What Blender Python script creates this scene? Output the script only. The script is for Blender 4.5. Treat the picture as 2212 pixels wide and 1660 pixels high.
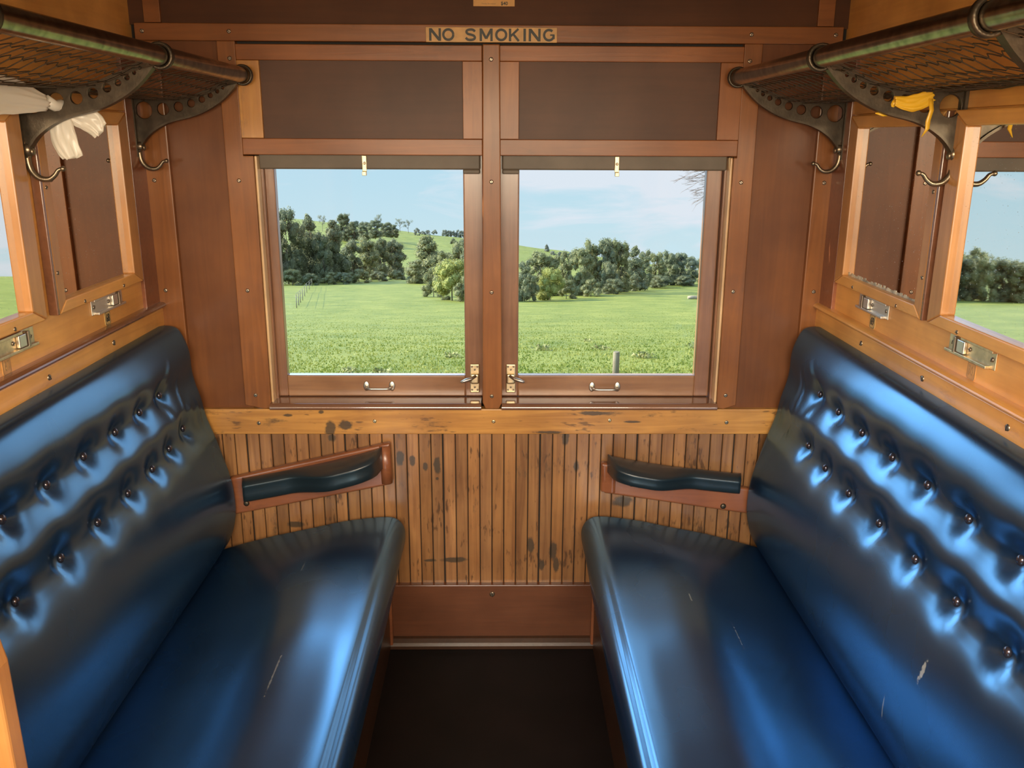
import bpy, bmesh, math, random
from mathutils import Vector, Matrix, noise
R = random.Random(7)
for o in list(bpy.data.objects): bpy.data.objects.remove(o)
S = bpy.context.scene
COL = S.collection
PI = math.pi

# ------------------------------------------------------------------ camera
CAM = Vector((0.0244, -2.5, 1.56))
F_PX = 1913.0
RX = Vector((0.99990, 0.00068, 0.01378))      # world x,y,z seen along the camera's right / down / forward rows
RY = Vector((-0.01308, -0.27071, 0.96257))
RZ = Vector((0.00439, -0.96266, -0.27067))
cd = bpy.data.cameras.new('camera'); cam = bpy.data.objects.new('camera', cd); COL.objects.link(cam)
cd.sensor_width = 36; cd.lens = F_PX / 2212 * 36; cd.clip_start = 0.05; cd.clip_end = 3000
rgt = Vector((RX[0], RY[0], RZ[0])).normalized(); dwn = Vector((RX[1], RY[1], RZ[1])); fwd = Vector((RX[2], RY[2], RZ[2])).normalized()
dwn = (fwd.cross(rgt)).normalized(); up = -dwn
if up.z < 0: up = -up
m = Matrix((rgt, up, -fwd)).transposed().to_4x4(); m.translation = CAM
cam.matrix_world = m
S.camera = cam

# ------------------------------------------------------------------ light and exposure
S.view_settings.view_transform = 'Standard'; S.view_settings.look = 'None'
S.view_settings.gamma = 1; S.view_settings.use_curve_mapping = False
S.view_settings.exposure = 0.0

def world():
    w = bpy.data.worlds.new('sky'); S.world = w; w.use_nodes = True
    nt = w.node_tree; N = nt.nodes; L = nt.links; N.clear()
    out = N.new('ShaderNodeOutputWorld'); bg = N.new('ShaderNodeBackground')
    tc = N.new('ShaderNodeTexCoord'); sp = N.new('ShaderNodeSeparateXYZ'); L.new(tc.outputs['Generated'], sp.inputs[0])
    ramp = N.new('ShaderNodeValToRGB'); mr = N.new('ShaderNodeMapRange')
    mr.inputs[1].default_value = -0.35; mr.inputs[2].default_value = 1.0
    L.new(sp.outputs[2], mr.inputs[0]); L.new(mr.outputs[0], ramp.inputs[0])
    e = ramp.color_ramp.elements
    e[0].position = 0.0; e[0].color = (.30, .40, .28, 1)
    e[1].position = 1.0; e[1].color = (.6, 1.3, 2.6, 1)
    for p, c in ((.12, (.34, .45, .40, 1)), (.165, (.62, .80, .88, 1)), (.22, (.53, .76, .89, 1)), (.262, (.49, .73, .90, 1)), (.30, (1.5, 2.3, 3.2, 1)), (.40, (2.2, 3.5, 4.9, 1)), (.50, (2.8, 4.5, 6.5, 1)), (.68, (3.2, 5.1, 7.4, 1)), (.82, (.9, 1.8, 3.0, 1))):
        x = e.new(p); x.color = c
    # thin streaky cloud, denser toward the right (+x)
    mp = N.new('ShaderNodeMapping'); mp.inputs['Scale'].default_value = (3.4, 3.4, 17)
    mp.inputs['Rotation'].default_value = (0, .10, 0)
    L.new(tc.outputs['Generated'], mp.inputs[0])
    nz = N.new('ShaderNodeTexNoise'); nz.inputs['Scale'].default_value = 1.5; nz.inputs['Detail'].default_value = 7
    nz.inputs['Roughness'].default_value = .55; nz.inputs['Distortion'].default_value = .45
    L.new(mp.outputs[0], nz.inputs['Vector'])
    xa = N.new('ShaderNodeMapRange'); xa.inputs[1].default_value = -.18; xa.inputs[2].default_value = .14
    xa.inputs[3].default_value = -.17; xa.inputs[4].default_value = .15
    L.new(sp.outputs[0], xa.inputs[0])
    za = N.new('ShaderNodeMapRange'); za.inputs[1].default_value = -.11; za.inputs[2].default_value = -.03
    za.inputs[3].default_value = -.16; za.inputs[4].default_value = .07
    L.new(sp.outputs[2], za.inputs[0])
    ad = N.new('ShaderNodeMath'); ad.operation = 'ADD'; L.new(nz.outputs[0], ad.inputs[0]); L.new(xa.outputs[0], ad.inputs[1])
    ad2 = N.new('ShaderNodeMath'); ad2.operation = 'ADD'; L.new(ad.outputs[0], ad2.inputs[0]); L.new(za.outputs[0], ad2.inputs[1])
    cr = N.new('ShaderNodeMapRange'); cr.inputs[1].default_value = .43; cr.inputs[2].default_value = .56
    cr.inputs[4].default_value = .85
    cr.clamp = True; L.new(ad2.outputs[0], cr.inputs[0])
    mx = N.new('ShaderNodeMix'); mx.data_type = 'RGBA'; L.new(cr.outputs[0], mx.inputs[0])
    L.new(ramp.outputs[0], mx.inputs[6]); mx.inputs[7].default_value = (.80, .84, .93, 1)
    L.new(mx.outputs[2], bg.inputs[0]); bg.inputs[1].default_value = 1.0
    L.new(bg.outputs[0], out.inputs[0])
world()

def lamp(name, typ, loc, rot, energy, color, **kw):
    d = bpy.data.lights.new(name, typ); d.energy = energy; d.color = color
    for k, v in kw.items(): setattr(d, k, v)
    o = bpy.data.objects.new(name, d); o.location = loc; o.rotation_euler = rot; COL.objects.link(o); return o
# winter sun low from the left along the train, so none of it comes through the windows
sd = Vector((.86, -.115, -.44))
sun = lamp('sun', 'SUN', (0, 0, 30), (0, 0, 0), 12, (1, .92, .72), angle=.02)
sun.rotation_euler = sd.to_track_quat('-Z', 'Y').to_euler()
# area fill added behind the camera, standing in for corridor window daylight
lamp('corridor_fill', 'AREA', (0.0, -2.96, 1.72), (math.radians(82), 0, 0), 96, (1.0, .82, .56), shape='RECTANGLE', size=1.7, size_y=.6)
# the window pair: daylight of the open sky seen from inside
#lamp('window_daylight', 'AREA', (0.0, .35, 1.55), (math.radians(-62), 0, 0), 12, (.80, .90, 1.0), shape='RECTANGLE', size=1.5, size_y=.6)

# ------------------------------------------------------------------ materials
def newmat(name):
    ma = bpy.data.materials.new(name); ma.use_nodes = True
    nt = ma.node_tree; return ma, nt.nodes, nt.links, nt.nodes['Principled BSDF']

def wood(name, base, dark, rough=.38, axis=2, grain=.5, stain=.35, coat=.25, scale=1.0, plank=False, bump=.15, stain_col=(.03, .028, .022), spots=(), flecks=0):
    ma, N, L, P = newmat(name)
    tc = N.new('ShaderNodeTexCoord'); mp = N.new('ShaderNodeMapping')
    sc = [38 * scale] * 3; sc[axis] = 2.2 * scale; mp.inputs['Scale'].default_value = sc
    L.new(tc.outputs['Object'], mp.inputs[0])
    n1 = N.new('ShaderNodeTexNoise'); n1.inputs['Scale'].default_value = 1.4; n1.inputs['Detail'].default_value = 6; n1.inputs['Distortion'].default_value = 1.2
    L.new(mp.outputs[0], n1.inputs['Vector'])
    r = N.new('ShaderNodeMapRange'); r.inputs[1].default_value = .36; r.inputs[2].default_value = .68; L.new(n1.outputs[0], r.inputs[0])
    mu = N.new('ShaderNodeMath'); mu.operation = 'MULTIPLY'; mu.inputs[1].default_value = grain; L.new(r.outputs[0], mu.inputs[0])
    mx = N.new('ShaderNodeMix'); mx.data_type = 'RGBA'; mx.inputs[6].default_value = (*base, 1); mx.inputs[7].default_value = (*dark, 1)
    L.new(mu.outputs[0], mx.inputs[0]); col = mx.outputs[2]
    # slow tone drift of old varnish
    n2 = N.new('ShaderNodeTexNoise'); n2.inputs['Scale'].default_value = 5; n2.inputs['Detail'].default_value = 4
    L.new(tc.outputs['Object'], n2.inputs['Vector'])
    m2 = N.new('ShaderNodeMix'); m2.data_type = 'RGBA'; m2.blend_type = 'MULTIPLY'; m2.inputs[0].default_value = .75
    r2 = N.new('ShaderNodeValToRGB'); r2.color_ramp.elements[0].position = .3; r2.color_ramp.elements[0].color = (.62, .55, .5, 1)
    r2.color_ramp.elements[1].position = .7; r2.color_ramp.elements[1].color = (1.15, 1.15, 1.1, 1)
    L.new(n2.outputs[0], r2.inputs[0]); L.new(col, m2.inputs[6]); L.new(r2.outputs[0], m2.inputs[7]); col = m2.outputs[2]
    if plank:
        at = N.new('ShaderNodeAttribute'); at.attribute_name = 'tone'
        m4 = N.new('ShaderNodeMix'); m4.data_type = 'RGBA'; m4.blend_type = 'MULTIPLY'; m4.inputs[0].default_value = 1
        L.new(col, m4.inputs[6]); L.new(at.outputs['Color'], m4.inputs[7]); col = m4.outputs[2]
    if stain:
        mp3 = N.new('ShaderNodeMapping'); s3 = [13, 13, 13]; s3[axis] = 4.5; mp3.inputs['Scale'].default_value = s3
        L.new(tc.outputs['Object'], mp3.inputs[0])
        n3 = N.new('ShaderNodeTexNoise'); n3.inputs['Scale'].default_value = 1.0; n3.inputs['Detail'].default_value = 9; n3.inputs['Roughness'].default_value = .72
        L.new(mp3.outputs[0], n3.inputs['Vector'])
        r3 = N.new('ShaderNodeMapRange'); r3.inputs[1].default_value = .59; r3.inputs[2].default_value = .70; r3.inputs[4].default_value = stain
        L.new(n3.outputs[0], r3.inputs[0])
        m3 = N.new('ShaderNodeMix'); m3.data_type = 'RGBA'; L.new(r3.outputs[0], m3.inputs[0]); L.new(col, m3.inputs[6]); m3.inputs[7].default_value = (*stain_col, 1)
        col = m3.outputs[2]
    if flecks:
        mpf = N.new('ShaderNodeMapping'); sf = [150, 150, 150]; sf[axis] = 34; mpf.inputs['Scale'].default_value = sf; L.new(tc.outputs['Object'], mpf.inputs[0])
        nf = N.new('ShaderNodeTexNoise'); nf.inputs['Scale'].default_value = .8; nf.inputs['Detail'].default_value = 4; L.new(mpf.outputs[0], nf.inputs['Vector'])
        nl = N.new('ShaderNodeTexNoise'); nl.inputs['Scale'].default_value = 9; nl.inputs['Detail'].default_value = 3; L.new(tc.outputs['Object'], nl.inputs['Vector'])
        sm_ = N.new('ShaderNodeMath'); sm_.operation = 'MULTIPLY'; L.new(nf.outputs[0], sm_.inputs[0]); L.new(nl.outputs[0], sm_.inputs[1])
        rf = N.new('ShaderNodeMapRange'); rf.inputs[1].default_value = .325; rf.inputs[2].default_value = .39; rf.inputs[4].default_value = flecks; L.new(sm_.outputs[0], rf.inputs[0])
        mf = N.new('ShaderNodeMix'); mf.data_type = 'RGBA'; L.new(rf.outputs[0], mf.inputs[0]); L.new(col, mf.inputs[6]); mf.inputs[7].default_value = (.07, .035, .018, 1); col = mf.outputs[2]
    if spots:
        nd = N.new('ShaderNodeTexNoise'); nd.inputs['Scale'].default_value = 34; nd.inputs['Detail'].default_value = 6; nd.inputs['Roughness'].default_value = .65; L.new(tc.outputs['Object'], nd.inputs['Vector'])
        acc = None
        for (cx, cz, rx, rz) in spots:
            mps = N.new('ShaderNodeMapping'); mps.inputs['Scale'].default_value = (1 / rx, 0, 1 / rz); mps.inputs['Location'].default_value = (-cx / rx, 0, -cz / rz); L.new(tc.outputs['Object'], mps.inputs[0])
            ln = N.new('ShaderNodeVectorMath'); ln.operation = 'LENGTH'; L.new(mps.outputs[0], ln.inputs[0])
            a1 = N.new('ShaderNodeMath'); a1.operation = 'MULTIPLY_ADD'; L.new(nd.outputs[0], a1.inputs[0]); a1.inputs[1].default_value = 1.5; L.new(ln.outputs['Value'], a1.inputs[2])
            rs = N.new('ShaderNodeMapRange'); rs.inputs[1].default_value = 1.78; rs.inputs[2].default_value = 1.45; L.new(a1.outputs[0], rs.inputs[0])
            if acc is None: acc = rs.outputs[0]
            else:
                mxx = N.new('ShaderNodeMath'); mxx.operation = 'MAXIMUM'; L.new(acc, mxx.inputs[0]); L.new(rs.outputs[0], mxx.inputs[1]); acc = mxx.outputs[0]
        ms = N.new('ShaderNodeMix'); ms.data_type = 'RGBA'; k8 = N.new('ShaderNodeMath'); k8.operation = 'MULTIPLY'; k8.inputs[1].default_value = .82; L.new(acc, k8.inputs[0])
        L.new(k8.outputs[0], ms.inputs[0]); L.new(col, ms.inputs[6]); ms.inputs[7].default_value = (*stain_col, 1); col = ms.outputs[2]
    L.new(col, P.inputs['Base Color'])
    P.inputs['Roughness'].default_value = rough; P.inputs['Coat Weight'].default_value = coat; P.inputs['Coat Roughness'].default_value = .22
    if bump:
        b = N.new('ShaderNodeBump'); b.inputs['Strength'].default_value = bump; b.inputs['Distance'].default_value = .002
        L.new(n1.outputs[0], b.inputs['Height']); L.new(b.outputs[0], P.inputs['Normal'])
    return ma

def plain(name, col, rough=.5, metal=0, spec=.5, bump=0, bscale=60, coat=0, var=.0, vscale=8):
    ma, N, L, P = newmat(name)
    P.inputs['Base Color'].default_value = (*col, 1); P.inputs['Roughness'].default_value = rough
    P.inputs['Metallic'].default_value = metal; P.inputs['Specular IOR Level'].default_value = spec; P.inputs['Coat Weight'].default_value = coat
    tc = N.new('ShaderNodeTexCoord')
    n = N.new('ShaderNodeTexNoise'); n.inputs['Scale'].default_value = bscale; n.inputs['Detail'].default_value = 5; L.new(tc.outputs['Object'], n.inputs['Vector'])
    if bump:
        b = N.new('ShaderNodeBump'); b.inputs['Strength'].default_value = bump; b.inputs['Distance'].default_value = .001
        L.new(n.outputs[0], b.inputs['Height']); L.new(b.outputs[0], P.inputs['Normal'])
    if var:
        n2 = N.new('ShaderNodeTexNoise'); n2.inputs['Scale'].default_value = vscale; n2.inputs['Detail'].default_value = 5; L.new(tc.outputs['Object'], n2.inputs['Vector'])
        mx = N.new('ShaderNodeMix'); mx.data_type = 'RGBA'; mx.inputs[6].default_value = tuple(c * (1 - var) for c in col) + (1,); mx.inputs[7].default_value = tuple(min(1, c * (1 + var)) for c in col) + (1,)
        r = N.new('ShaderNodeMapRange'); r.inputs[1].default_value = .3; r.inputs[2].default_value = .7; L.new(n2.outputs[0], r.inputs[0]); L.new(r.outputs[0], mx.inputs[0])
        L.new(mx.outputs[2], P.inputs['Base Color'])
    return ma

M = {}
M['panel'] = wood('brown_painted_panel', (.165, .058, .018), (.12, .042, .014), rough=.5, axis=2, grain=.5, stain=0, coat=.12, bump=.08)
M['panel_top'] = wood('dark_brown_board', (.085, .030, .010), (.065, .023, .008), rough=.65, axis=0, grain=.6, stain=0, coat=.05, bump=.1)
M['trim_v'] = wood('red_cedar_upright', (.27, .102, .030), (.155, .055, .019), axis=2, stain=.45, coat=.3)
M['trim_h'] = wood('red_cedar_rail', (.26, .095, .028), (.155, .055, .017), axis=0, stain=.45, coat=.3)
M['hood_h'] = wood('hood_rail', (.28, .10, .03), (.17, .06, .02), axis=0, stain=.35, coat=.2)
M['hood_v'] = wood('hood_stile', (.30, .11, .032), (.19, .065, .022), axis=2, stain=.35, coat=.2)
M['sill'] = wood('glossy_sill', (.20, .10, .06), (.14, .07, .045), axis=0, stain=.1, coat=1, rough=.2, bump=0)
M['sill'].node_tree.nodes['Principled BSDF'].inputs['Coat Roughness'].default_value = .07
M['sash_h'] = wood('sash_rail', (.31, .165, .085), (.20, .10, .055), axis=0, stain=.2, coat=.5, rough=.3)
M['sash_v'] = wood('sash_stile', (.27, .135, .075), (.15, .072, .045), axis=2, stain=.25, coat=.5, rough=.3)
M['sill_board'] = wood('worn_orange_board', (.54, .27, .068), (.34, .15, .04), axis=0, stain=.8, coat=.3, grain=.8, flecks=.7, spots=[(-.475, .722, .017, .030), (-.43, .733, .024, .016), (-.50, .775, .01, .007), (.17, .712, .05, .005), (.30, .772, .05, .007), (.42, .745, .03, .004), (-.60, .765, .016, .005)])
M['plank'] = wood('worn_tongue_and_groove', (.38, .19, .075), (.22, .10, .042), axis=2, stain=.8, coat=.3, grain=.85, plank=True, bump=.3, flecks=.8, stain_col=(.040, .036, .028),
    spots=[(-.275, .625, .013, .032), (-.238, .615, .010, .022), (-.20, .60, .009, .015), (-.163, .60, .012, .030), (-.165, .56, .005, .006), (.255, .60, .009, .020), (.22, .69, .012, .03), (-.112, .290, .045, .010), (-.19, .288, .02, .006), (.155, .27, .010, .022), (.19, .32, .014, .035), (.12, .34, .012, .03), (.40, .485, .035, .02), (-.60, .41, .03, .012), (-.475, .69, .016, .014), (.20, .27, .01, .03)])
M['skirt'] = wood('brown_skirting', (.15, .056, .027), (.105, .04, .02), axis=0, stain=.15, coat=.7, rough=.3, bump=.3)
M['side'] = wood('golden_varnished_panel', (.80, .40, .105), (.62, .29, .070), axis=1, stain=.18, coat=.35, grain=.5, bump=.05, stain_col=(.16, .07, .03))
M['side_v'] = wood('golden_varnished_stile', (.50, .24, .08), (.36, .16, .05), axis=2, stain=.25, coat=.35, stain_col=(.12, .06, .03))
M['side_h'] = wood('golden_varnished_rail', (.76, .38, .10), (.54, .25, .06), axis=1, stain=.35, coat=.4, stain_col=(.16, .08, .03))
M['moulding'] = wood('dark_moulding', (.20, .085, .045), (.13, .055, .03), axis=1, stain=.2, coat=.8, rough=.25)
M['bench_wood'] = wood('bench_base_wood', (.055, .024, .012), (.035, .016, .008), axis=1, stain=.2, coat=.2)
M['lip'] = wood('daylit_lip', (.72, .50, .28), (.50, .30, .14), axis=2, stain=.2, coat=.5)  # paler than the casing: daylight on the lip put into the colour
M['worn_stile'] = wood('worn_orange_stile', (.52, .24, .045), (.34, .13, .03), axis=2, stain=.4, coat=.3)
M['armboard'] = wood('armrest_board', (.27, .095, .04), (.18, .06, .028), axis=0, stain=.4, coat=.5)
M['grey_bar'] = plain('grey_blind_bar', (.115, .088, .062), rough=.55, var=.25, bump=.1)
M['dark_gap'] = plain('dark_recess', (.015, .012, .01), rough=.8)
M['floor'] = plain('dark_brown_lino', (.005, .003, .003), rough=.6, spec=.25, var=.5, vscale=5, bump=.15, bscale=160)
M['ceiling'] = plain('ceiling_paint', (.35, .27, .18), rough=.7)
M['iron'] = plain('blackened_iron', (.075, .058, .040), rough=.42, metal=.75, bump=.35, bscale=180, var=.3, vscale=40)
M['rod'] = plain('worn_black_rod', (.27, .23, .18), rough=.22, metal=1, bump=.12, bscale=120, var=.4, vscale=50)
M['net'] = plain('rack_wire', (.10, .075, .05), rough=.4, metal=.7)
M['nickel'] = plain('nickel', (.72, .68, .60), rough=.38, metal=1, bump=.1)
M['brass'] = plain('tarnished_brass', (.72, .58, .36), rough=.42, metal=1, bump=.15, var=.2, vscale=60)
M['screw'] = plain('screw_metal', (.34, .27, .2), rough=.35, metal=.9)
M['screw_dark'] = plain('screw_slot', (.02, .015, .01), rough=.6)
M['pad'] = plain('dark_green_leather', (.008, .018, .026), rough=.42, spec=1, coat=.15, bump=.1, bscale=220)
M['button'] = plain('dark_button', (.05, .045, .06), rough=.22, metal=.6, spec=1, coat=.5)
M['plate'] = plain('number_plate_brass', (.50, .34, .13), rough=.4, var=.1, vscale=70)
M['plate_faded'] = plain('number_plate_faded', (.50, .27, .10), rough=.4, var=.1, vscale=70)
M['faded_ink'] = plain('faded_ink', (.37, .22, .09), rough=.5)
M['ink'] = plain('black_ink', (.018, .016, .011), rough=.5, var=.5, vscale=90)
M['sign'] = plain('sign_yellow', (.50, .27, .075), rough=.45, var=.18, vscale=30)
M['sign_paper'] = plain('notice_yellow', (.60, .32, .10), rough=.6, var=.08, vscale=30)
M['desilver'] = plain('worn_mirror_edge', (.45, .42, .33), rough=.45, var=.6, vscale=55)
M['post'] = wood('weathered_post', (.20, .16, .10), (.12, .10, .06), rough=.8, axis=2, stain=.2, coat=0, scale=.4)
M['log'] = plain('pale_log', (.24, .19, .12), rough=.8, var=.3, vscale=3)
M['wire'] = plain('fence_wire', (.14, .12, .09), rough=.6)

def leather():
    ma, N, L, P = newmat('blue_vinyl')
    P.inputs['Base Color'].default_value = (.006, .017, .045, 1)
    P.inputs['IOR'].default_value = 3.6
    P.inputs['Specular Tint'].default_value = (.36, .68, 1, 1)
    tc = N.new('ShaderNodeTexCoord')
    n = N.new('ShaderNodeTexNoise'); n.inputs['Scale'].default_value = 420; n.inputs['Detail'].default_value = 3; L.new(tc.outputs['Object'], n.inputs['Vector'])
    n2 = N.new('ShaderNodeTexNoise'); n2.inputs['Scale'].default_value = 4; n2.inputs['Detail'].default_value = 2; L.new(tc.outputs['Object'], n2.inputs['Vector'])
    rr = N.new('ShaderNodeMapRange'); rr.inputs[3].default_value = .20; rr.inputs[4].default_value = .32; L.new(n2.outputs[0], rr.inputs[0]); L.new(rr.outputs[0], P.inputs['Roughness'])
    mp = N.new('ShaderNodeMapping'); mp.inputs['Scale'].default_value = (9, 26, 9); mp.inputs['Rotation'].default_value = (.3, .2, .4); L.new(tc.outputs['Object'], mp.inputs[0])
    n3 = N.new('ShaderNodeTexNoise'); n3.inputs['Scale'].default_value = 1.2; n3.inputs['Detail'].default_value = 3; n3.inputs['Distortion'].default_value = .6; L.new(mp.outputs[0], n3.inputs['Vector'])
    b = N.new('ShaderNodeBump'); b.inputs['Strength'].default_value = .05; b.inputs['Distance'].default_value = .001; L.new(n.outputs[0], b.inputs['Height'])
    b2 = N.new('ShaderNodeBump'); b2.inputs['Strength'].default_value = .05; b2.inputs['Distance'].default_value = .004; L.new(n3.outputs[0], b2.inputs['Height'])
    # scuffs and scratches worn into the vinyl at fixed places
    nd = N.new('ShaderNodeTexNoise'); nd.inputs['Scale'].default_value = 130; nd.inputs['Detail'].default_value = 4; L.new(tc.outputs['Object'], nd.inputs['Vector'])
    acc = None
    for (cx, cy, cz, rx, ry, rz, amp) in ((.790, -1.114, .632, .05, .0065, .030, .9), (.775, -1.030, .497, .04, .0028, .034, .45), (-.455, -.84, .45, .0028, .10, .06, .35), (.585, -.66, .45, .0026, .07, .06, .35), (.50, -.52, .45, .0030, .030, .06, .4), (-.50, -.35, .45, .0022, .05, .06, .2)):
        mps = N.new('ShaderNodeMapping'); mps.inputs['Scale'].default_value = (1 / rx, 1 / ry, 1 / rz); mps.inputs['Location'].default_value = (-cx / rx, -cy / ry, -cz / rz); L.new(tc.outputs['Object'], mps.inputs[0])
        ln = N.new('ShaderNodeVectorMath'); ln.operation = 'LENGTH'; L.new(mps.outputs[0], ln.inputs[0])
        a1 = N.new('ShaderNodeMath'); a1.operation = 'MULTIPLY_ADD'; L.new(nd.outputs[0], a1.inputs[0]); a1.inputs[1].default_value = 1.6; L.new(ln.outputs['Value'], a1.inputs[2])
        rs = N.new('ShaderNodeMapRange'); rs.inputs[1].default_value = 1.7; rs.inputs[2].default_value = 1.3; rs.inputs[4].default_value = amp; L.new(a1.outputs[0], rs.inputs[0])
        if acc is None: acc = rs.outputs[0]
        else:
            mxx = N.new('ShaderNodeMath'); mxx.operation = 'MAXIMUM'; L.new(acc, mxx.inputs[0]); L.new(rs.outputs[0], mxx.inputs[1]); acc = mxx.outputs[0]
    ms = N.new('ShaderNodeMix'); ms.data_type = 'RGBA'; L.new(acc, ms.inputs[0]); ms.inputs[6].default_value = (.006, .017, .045, 1); ms.inputs[7].default_value = (.42, .42, .36, 1); L.new(ms.outputs[2], P.inputs['Base Color'])
    return ma
M['leather'] = leather()

def glassy():
    ma, N, L, P = newmat('window_glass'); P.inputs['Base Color'].default_value = (1, 1, 1, 1)
    out = N['Material Output']; tr = N.new('ShaderNodeBsdfTransparent'); gl = N.new('ShaderNodeBsdfGlossy'); gl.inputs['Roughness'].default_value = .02
    tr.inputs[0].default_value = (.98, .99, .985, 1)
    fr = N.new('ShaderNodeFresnel'); fr.inputs[0].default_value = 1.18; mx = N.new('ShaderNodeMixShader')
    L.new(fr.outputs[0], mx.inputs[0]); L.new(tr.outputs[0], mx.inputs[1]); L.new(gl.outputs[0], mx.inputs[2]); L.new(mx.outputs[0], out.inputs[0])
    return ma
M['glass'] = glassy()
for k in ('panel', 'panel_top', 'trim_v', 'trim_h', 'hood_h', 'hood_v'):
    M[k].node_tree.nodes['Principled BSDF'].inputs['Specular IOR Level'].default_value = .3
    M[k].node_tree.nodes['Principled BSDF'].inputs['Coat Weight'].default_value *= .5

def mirrormat():
    ma, N, L, P = newmat('old_mirror'); P.inputs['Metallic'].default_value = 1
    P.inputs['Base Color'].default_value = (.86, .86, .83, 1)
    tc = N.new('ShaderNodeTexCoord')
    v = N.new('ShaderNodeTexNoise'); v.inputs['Scale'].default_value = 260; v.inputs['Detail'].default_value = 1; L.new(tc.outputs['Object'], v.inputs['Vector'])
    r = N.new('ShaderNodeMapRange'); r.inputs[1].default_value = .74; r.inputs[2].default_value = .78; r.inputs[3].default_value = .015; r.inputs[4].default_value = .6
    L.new(v.outputs[0], r.inputs[0]); L.new(r.outputs[0], P.inputs['Roughness'])
    return ma
M['mirror'] = mirrormat()

def bagmat(name, col, tr):
    ma, N, L, P = newmat(name); P.inputs['Base Color'].default_value = (*col, 1); P.inputs['Roughness'].default_value = .25
    out = N['Material Output']; t = N.new('ShaderNodeBsdfTranslucent'); t.inputs[0].default_value = (*col, 1)
    mx = N.new('ShaderNodeMixShader'); mx.inputs[0].default_value = tr; L.new(P.outputs[0], mx.inputs[1]); L.new(t.outputs[0], mx.inputs[2]); L.new(mx.outputs[0], out.inputs[0])
    return ma
M['bag'] = bagmat('white_plastic_film', (.92, .88, .78), .4)
M['ribbon'] = bagmat('yellow_plastic_tape', (.90, .55, .04), .3)

def leafmat(name, c1, c2, c3):
    ma, N, L, P = newmat(name)
    at = N.new('ShaderNodeAttribute'); at.attribute_name = 'tone'
    rp = N.new('ShaderNodeValToRGB'); e = rp.color_ramp.elements; e[0].color = (*c1, 1); e[1].color = (*c3, 1); x = e.new(.5); x.color = (*c2, 1)
    L.new(at.outputs['Fac'], rp.inputs[0]); L.new(rp.outputs[0], P.inputs['Base Color']); P.inputs['Roughness'].default_value = .6
    P.inputs['Specular IOR Level'].default_value = .3
    out = N['Material Output']; t = N.new('ShaderNodeBsdfTranslucent'); L.new(rp.outputs[0], t.inputs[0])
    mx = N.new('ShaderNodeMixShader'); mx.inputs[0].default_value = .35; L.new(P.outputs[0], mx.inputs[1]); L.new(t.outputs[0], mx.inputs[2]); L.new(mx.outputs[0], out.inputs[0])
    return ma
M['leaf_dark'] = leafmat('gum_leaf_dark', (.095, .11, .062), (.17, .18, .09), (.27, .265, .125))
M['leaf_olive'] = leafmat('gum_leaf_olive', (.13, .14, .065), (.22, .22, .095), (.34, .32, .13))
M['leaf_green'] = leafmat('bush_leaf_green', (.19, .215, .06), (.31, .31, .08), (.46, .42, .11))
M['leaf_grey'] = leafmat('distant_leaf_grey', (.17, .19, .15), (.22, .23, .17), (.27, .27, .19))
M['bark'] = plain('pale_bark', (.36, .30, .22), rough=.8, var=.3, vscale=1.5)
M['bark_dark'] = plain('dark_bark', (.16, .13, .10), rough=.8)

def grassmat():
    ma, N, L, P = newmat('pasture'); P.inputs['Roughness'].default_value = .8; P.inputs['Specular IOR Level'].default_value = .2
    tc = N.new('ShaderNodeTexCoord')
    def nz(sc, det, rough=.6):
        n = N.new('ShaderNodeTexNoise'); n.inputs['Scale'].default_value = sc; n.inputs['Detail'].default_value = det; n.inputs['Roughness'].default_value = rough
        L.new(tc.outputs['Object'], n.inputs['Vector']); return n
    a = nz(.35, 12, .72); b = nz(5, 10, .75)
    ad = N.new('ShaderNodeMath'); ad.operation = 'ADD'; L.new(a.outputs[0], ad.inputs[0]); L.new(b.outputs[0], ad.inputs[1])
    r = N.new('ShaderNodeMapRange'); r.inputs[1].default_value = .78; r.inputs[2].default_value = 1.22; L.new(ad.outputs[0], r.inputs[0])
    rp = N.new('ShaderNodeValToRGB'); e = rp.color_ramp.elements; e[0].color = (.085, .112, .014, 1); e[1].color = (.23, .225, .044, 1)
    x = e.new(.5); x.color = (.150, .165, .024, 1)
    L.new(r.outputs[0], rp.inputs[0]); L.new(rp.outputs[0], P.inputs['Base Color'])
    bp = N.new('ShaderNodeBump'); bp.inputs['Strength'].default_value = .5; bp.inputs['Distance'].default_value = .05; L.new(b.outputs[0], bp.inputs['Height']); L.new(bp.outputs[0], P.inputs['Normal'])
    return ma
M['grass'] = grassmat()
M['blade'] = leafmat('grass_blade', (.10, .145, .020), (.18, .205, .036), (.31, .30, .075))
M['weed'] = leafmat('dock_leaf', (.12, .15, .035), (.24, .24, .07), (.42, .36, .15))

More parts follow.
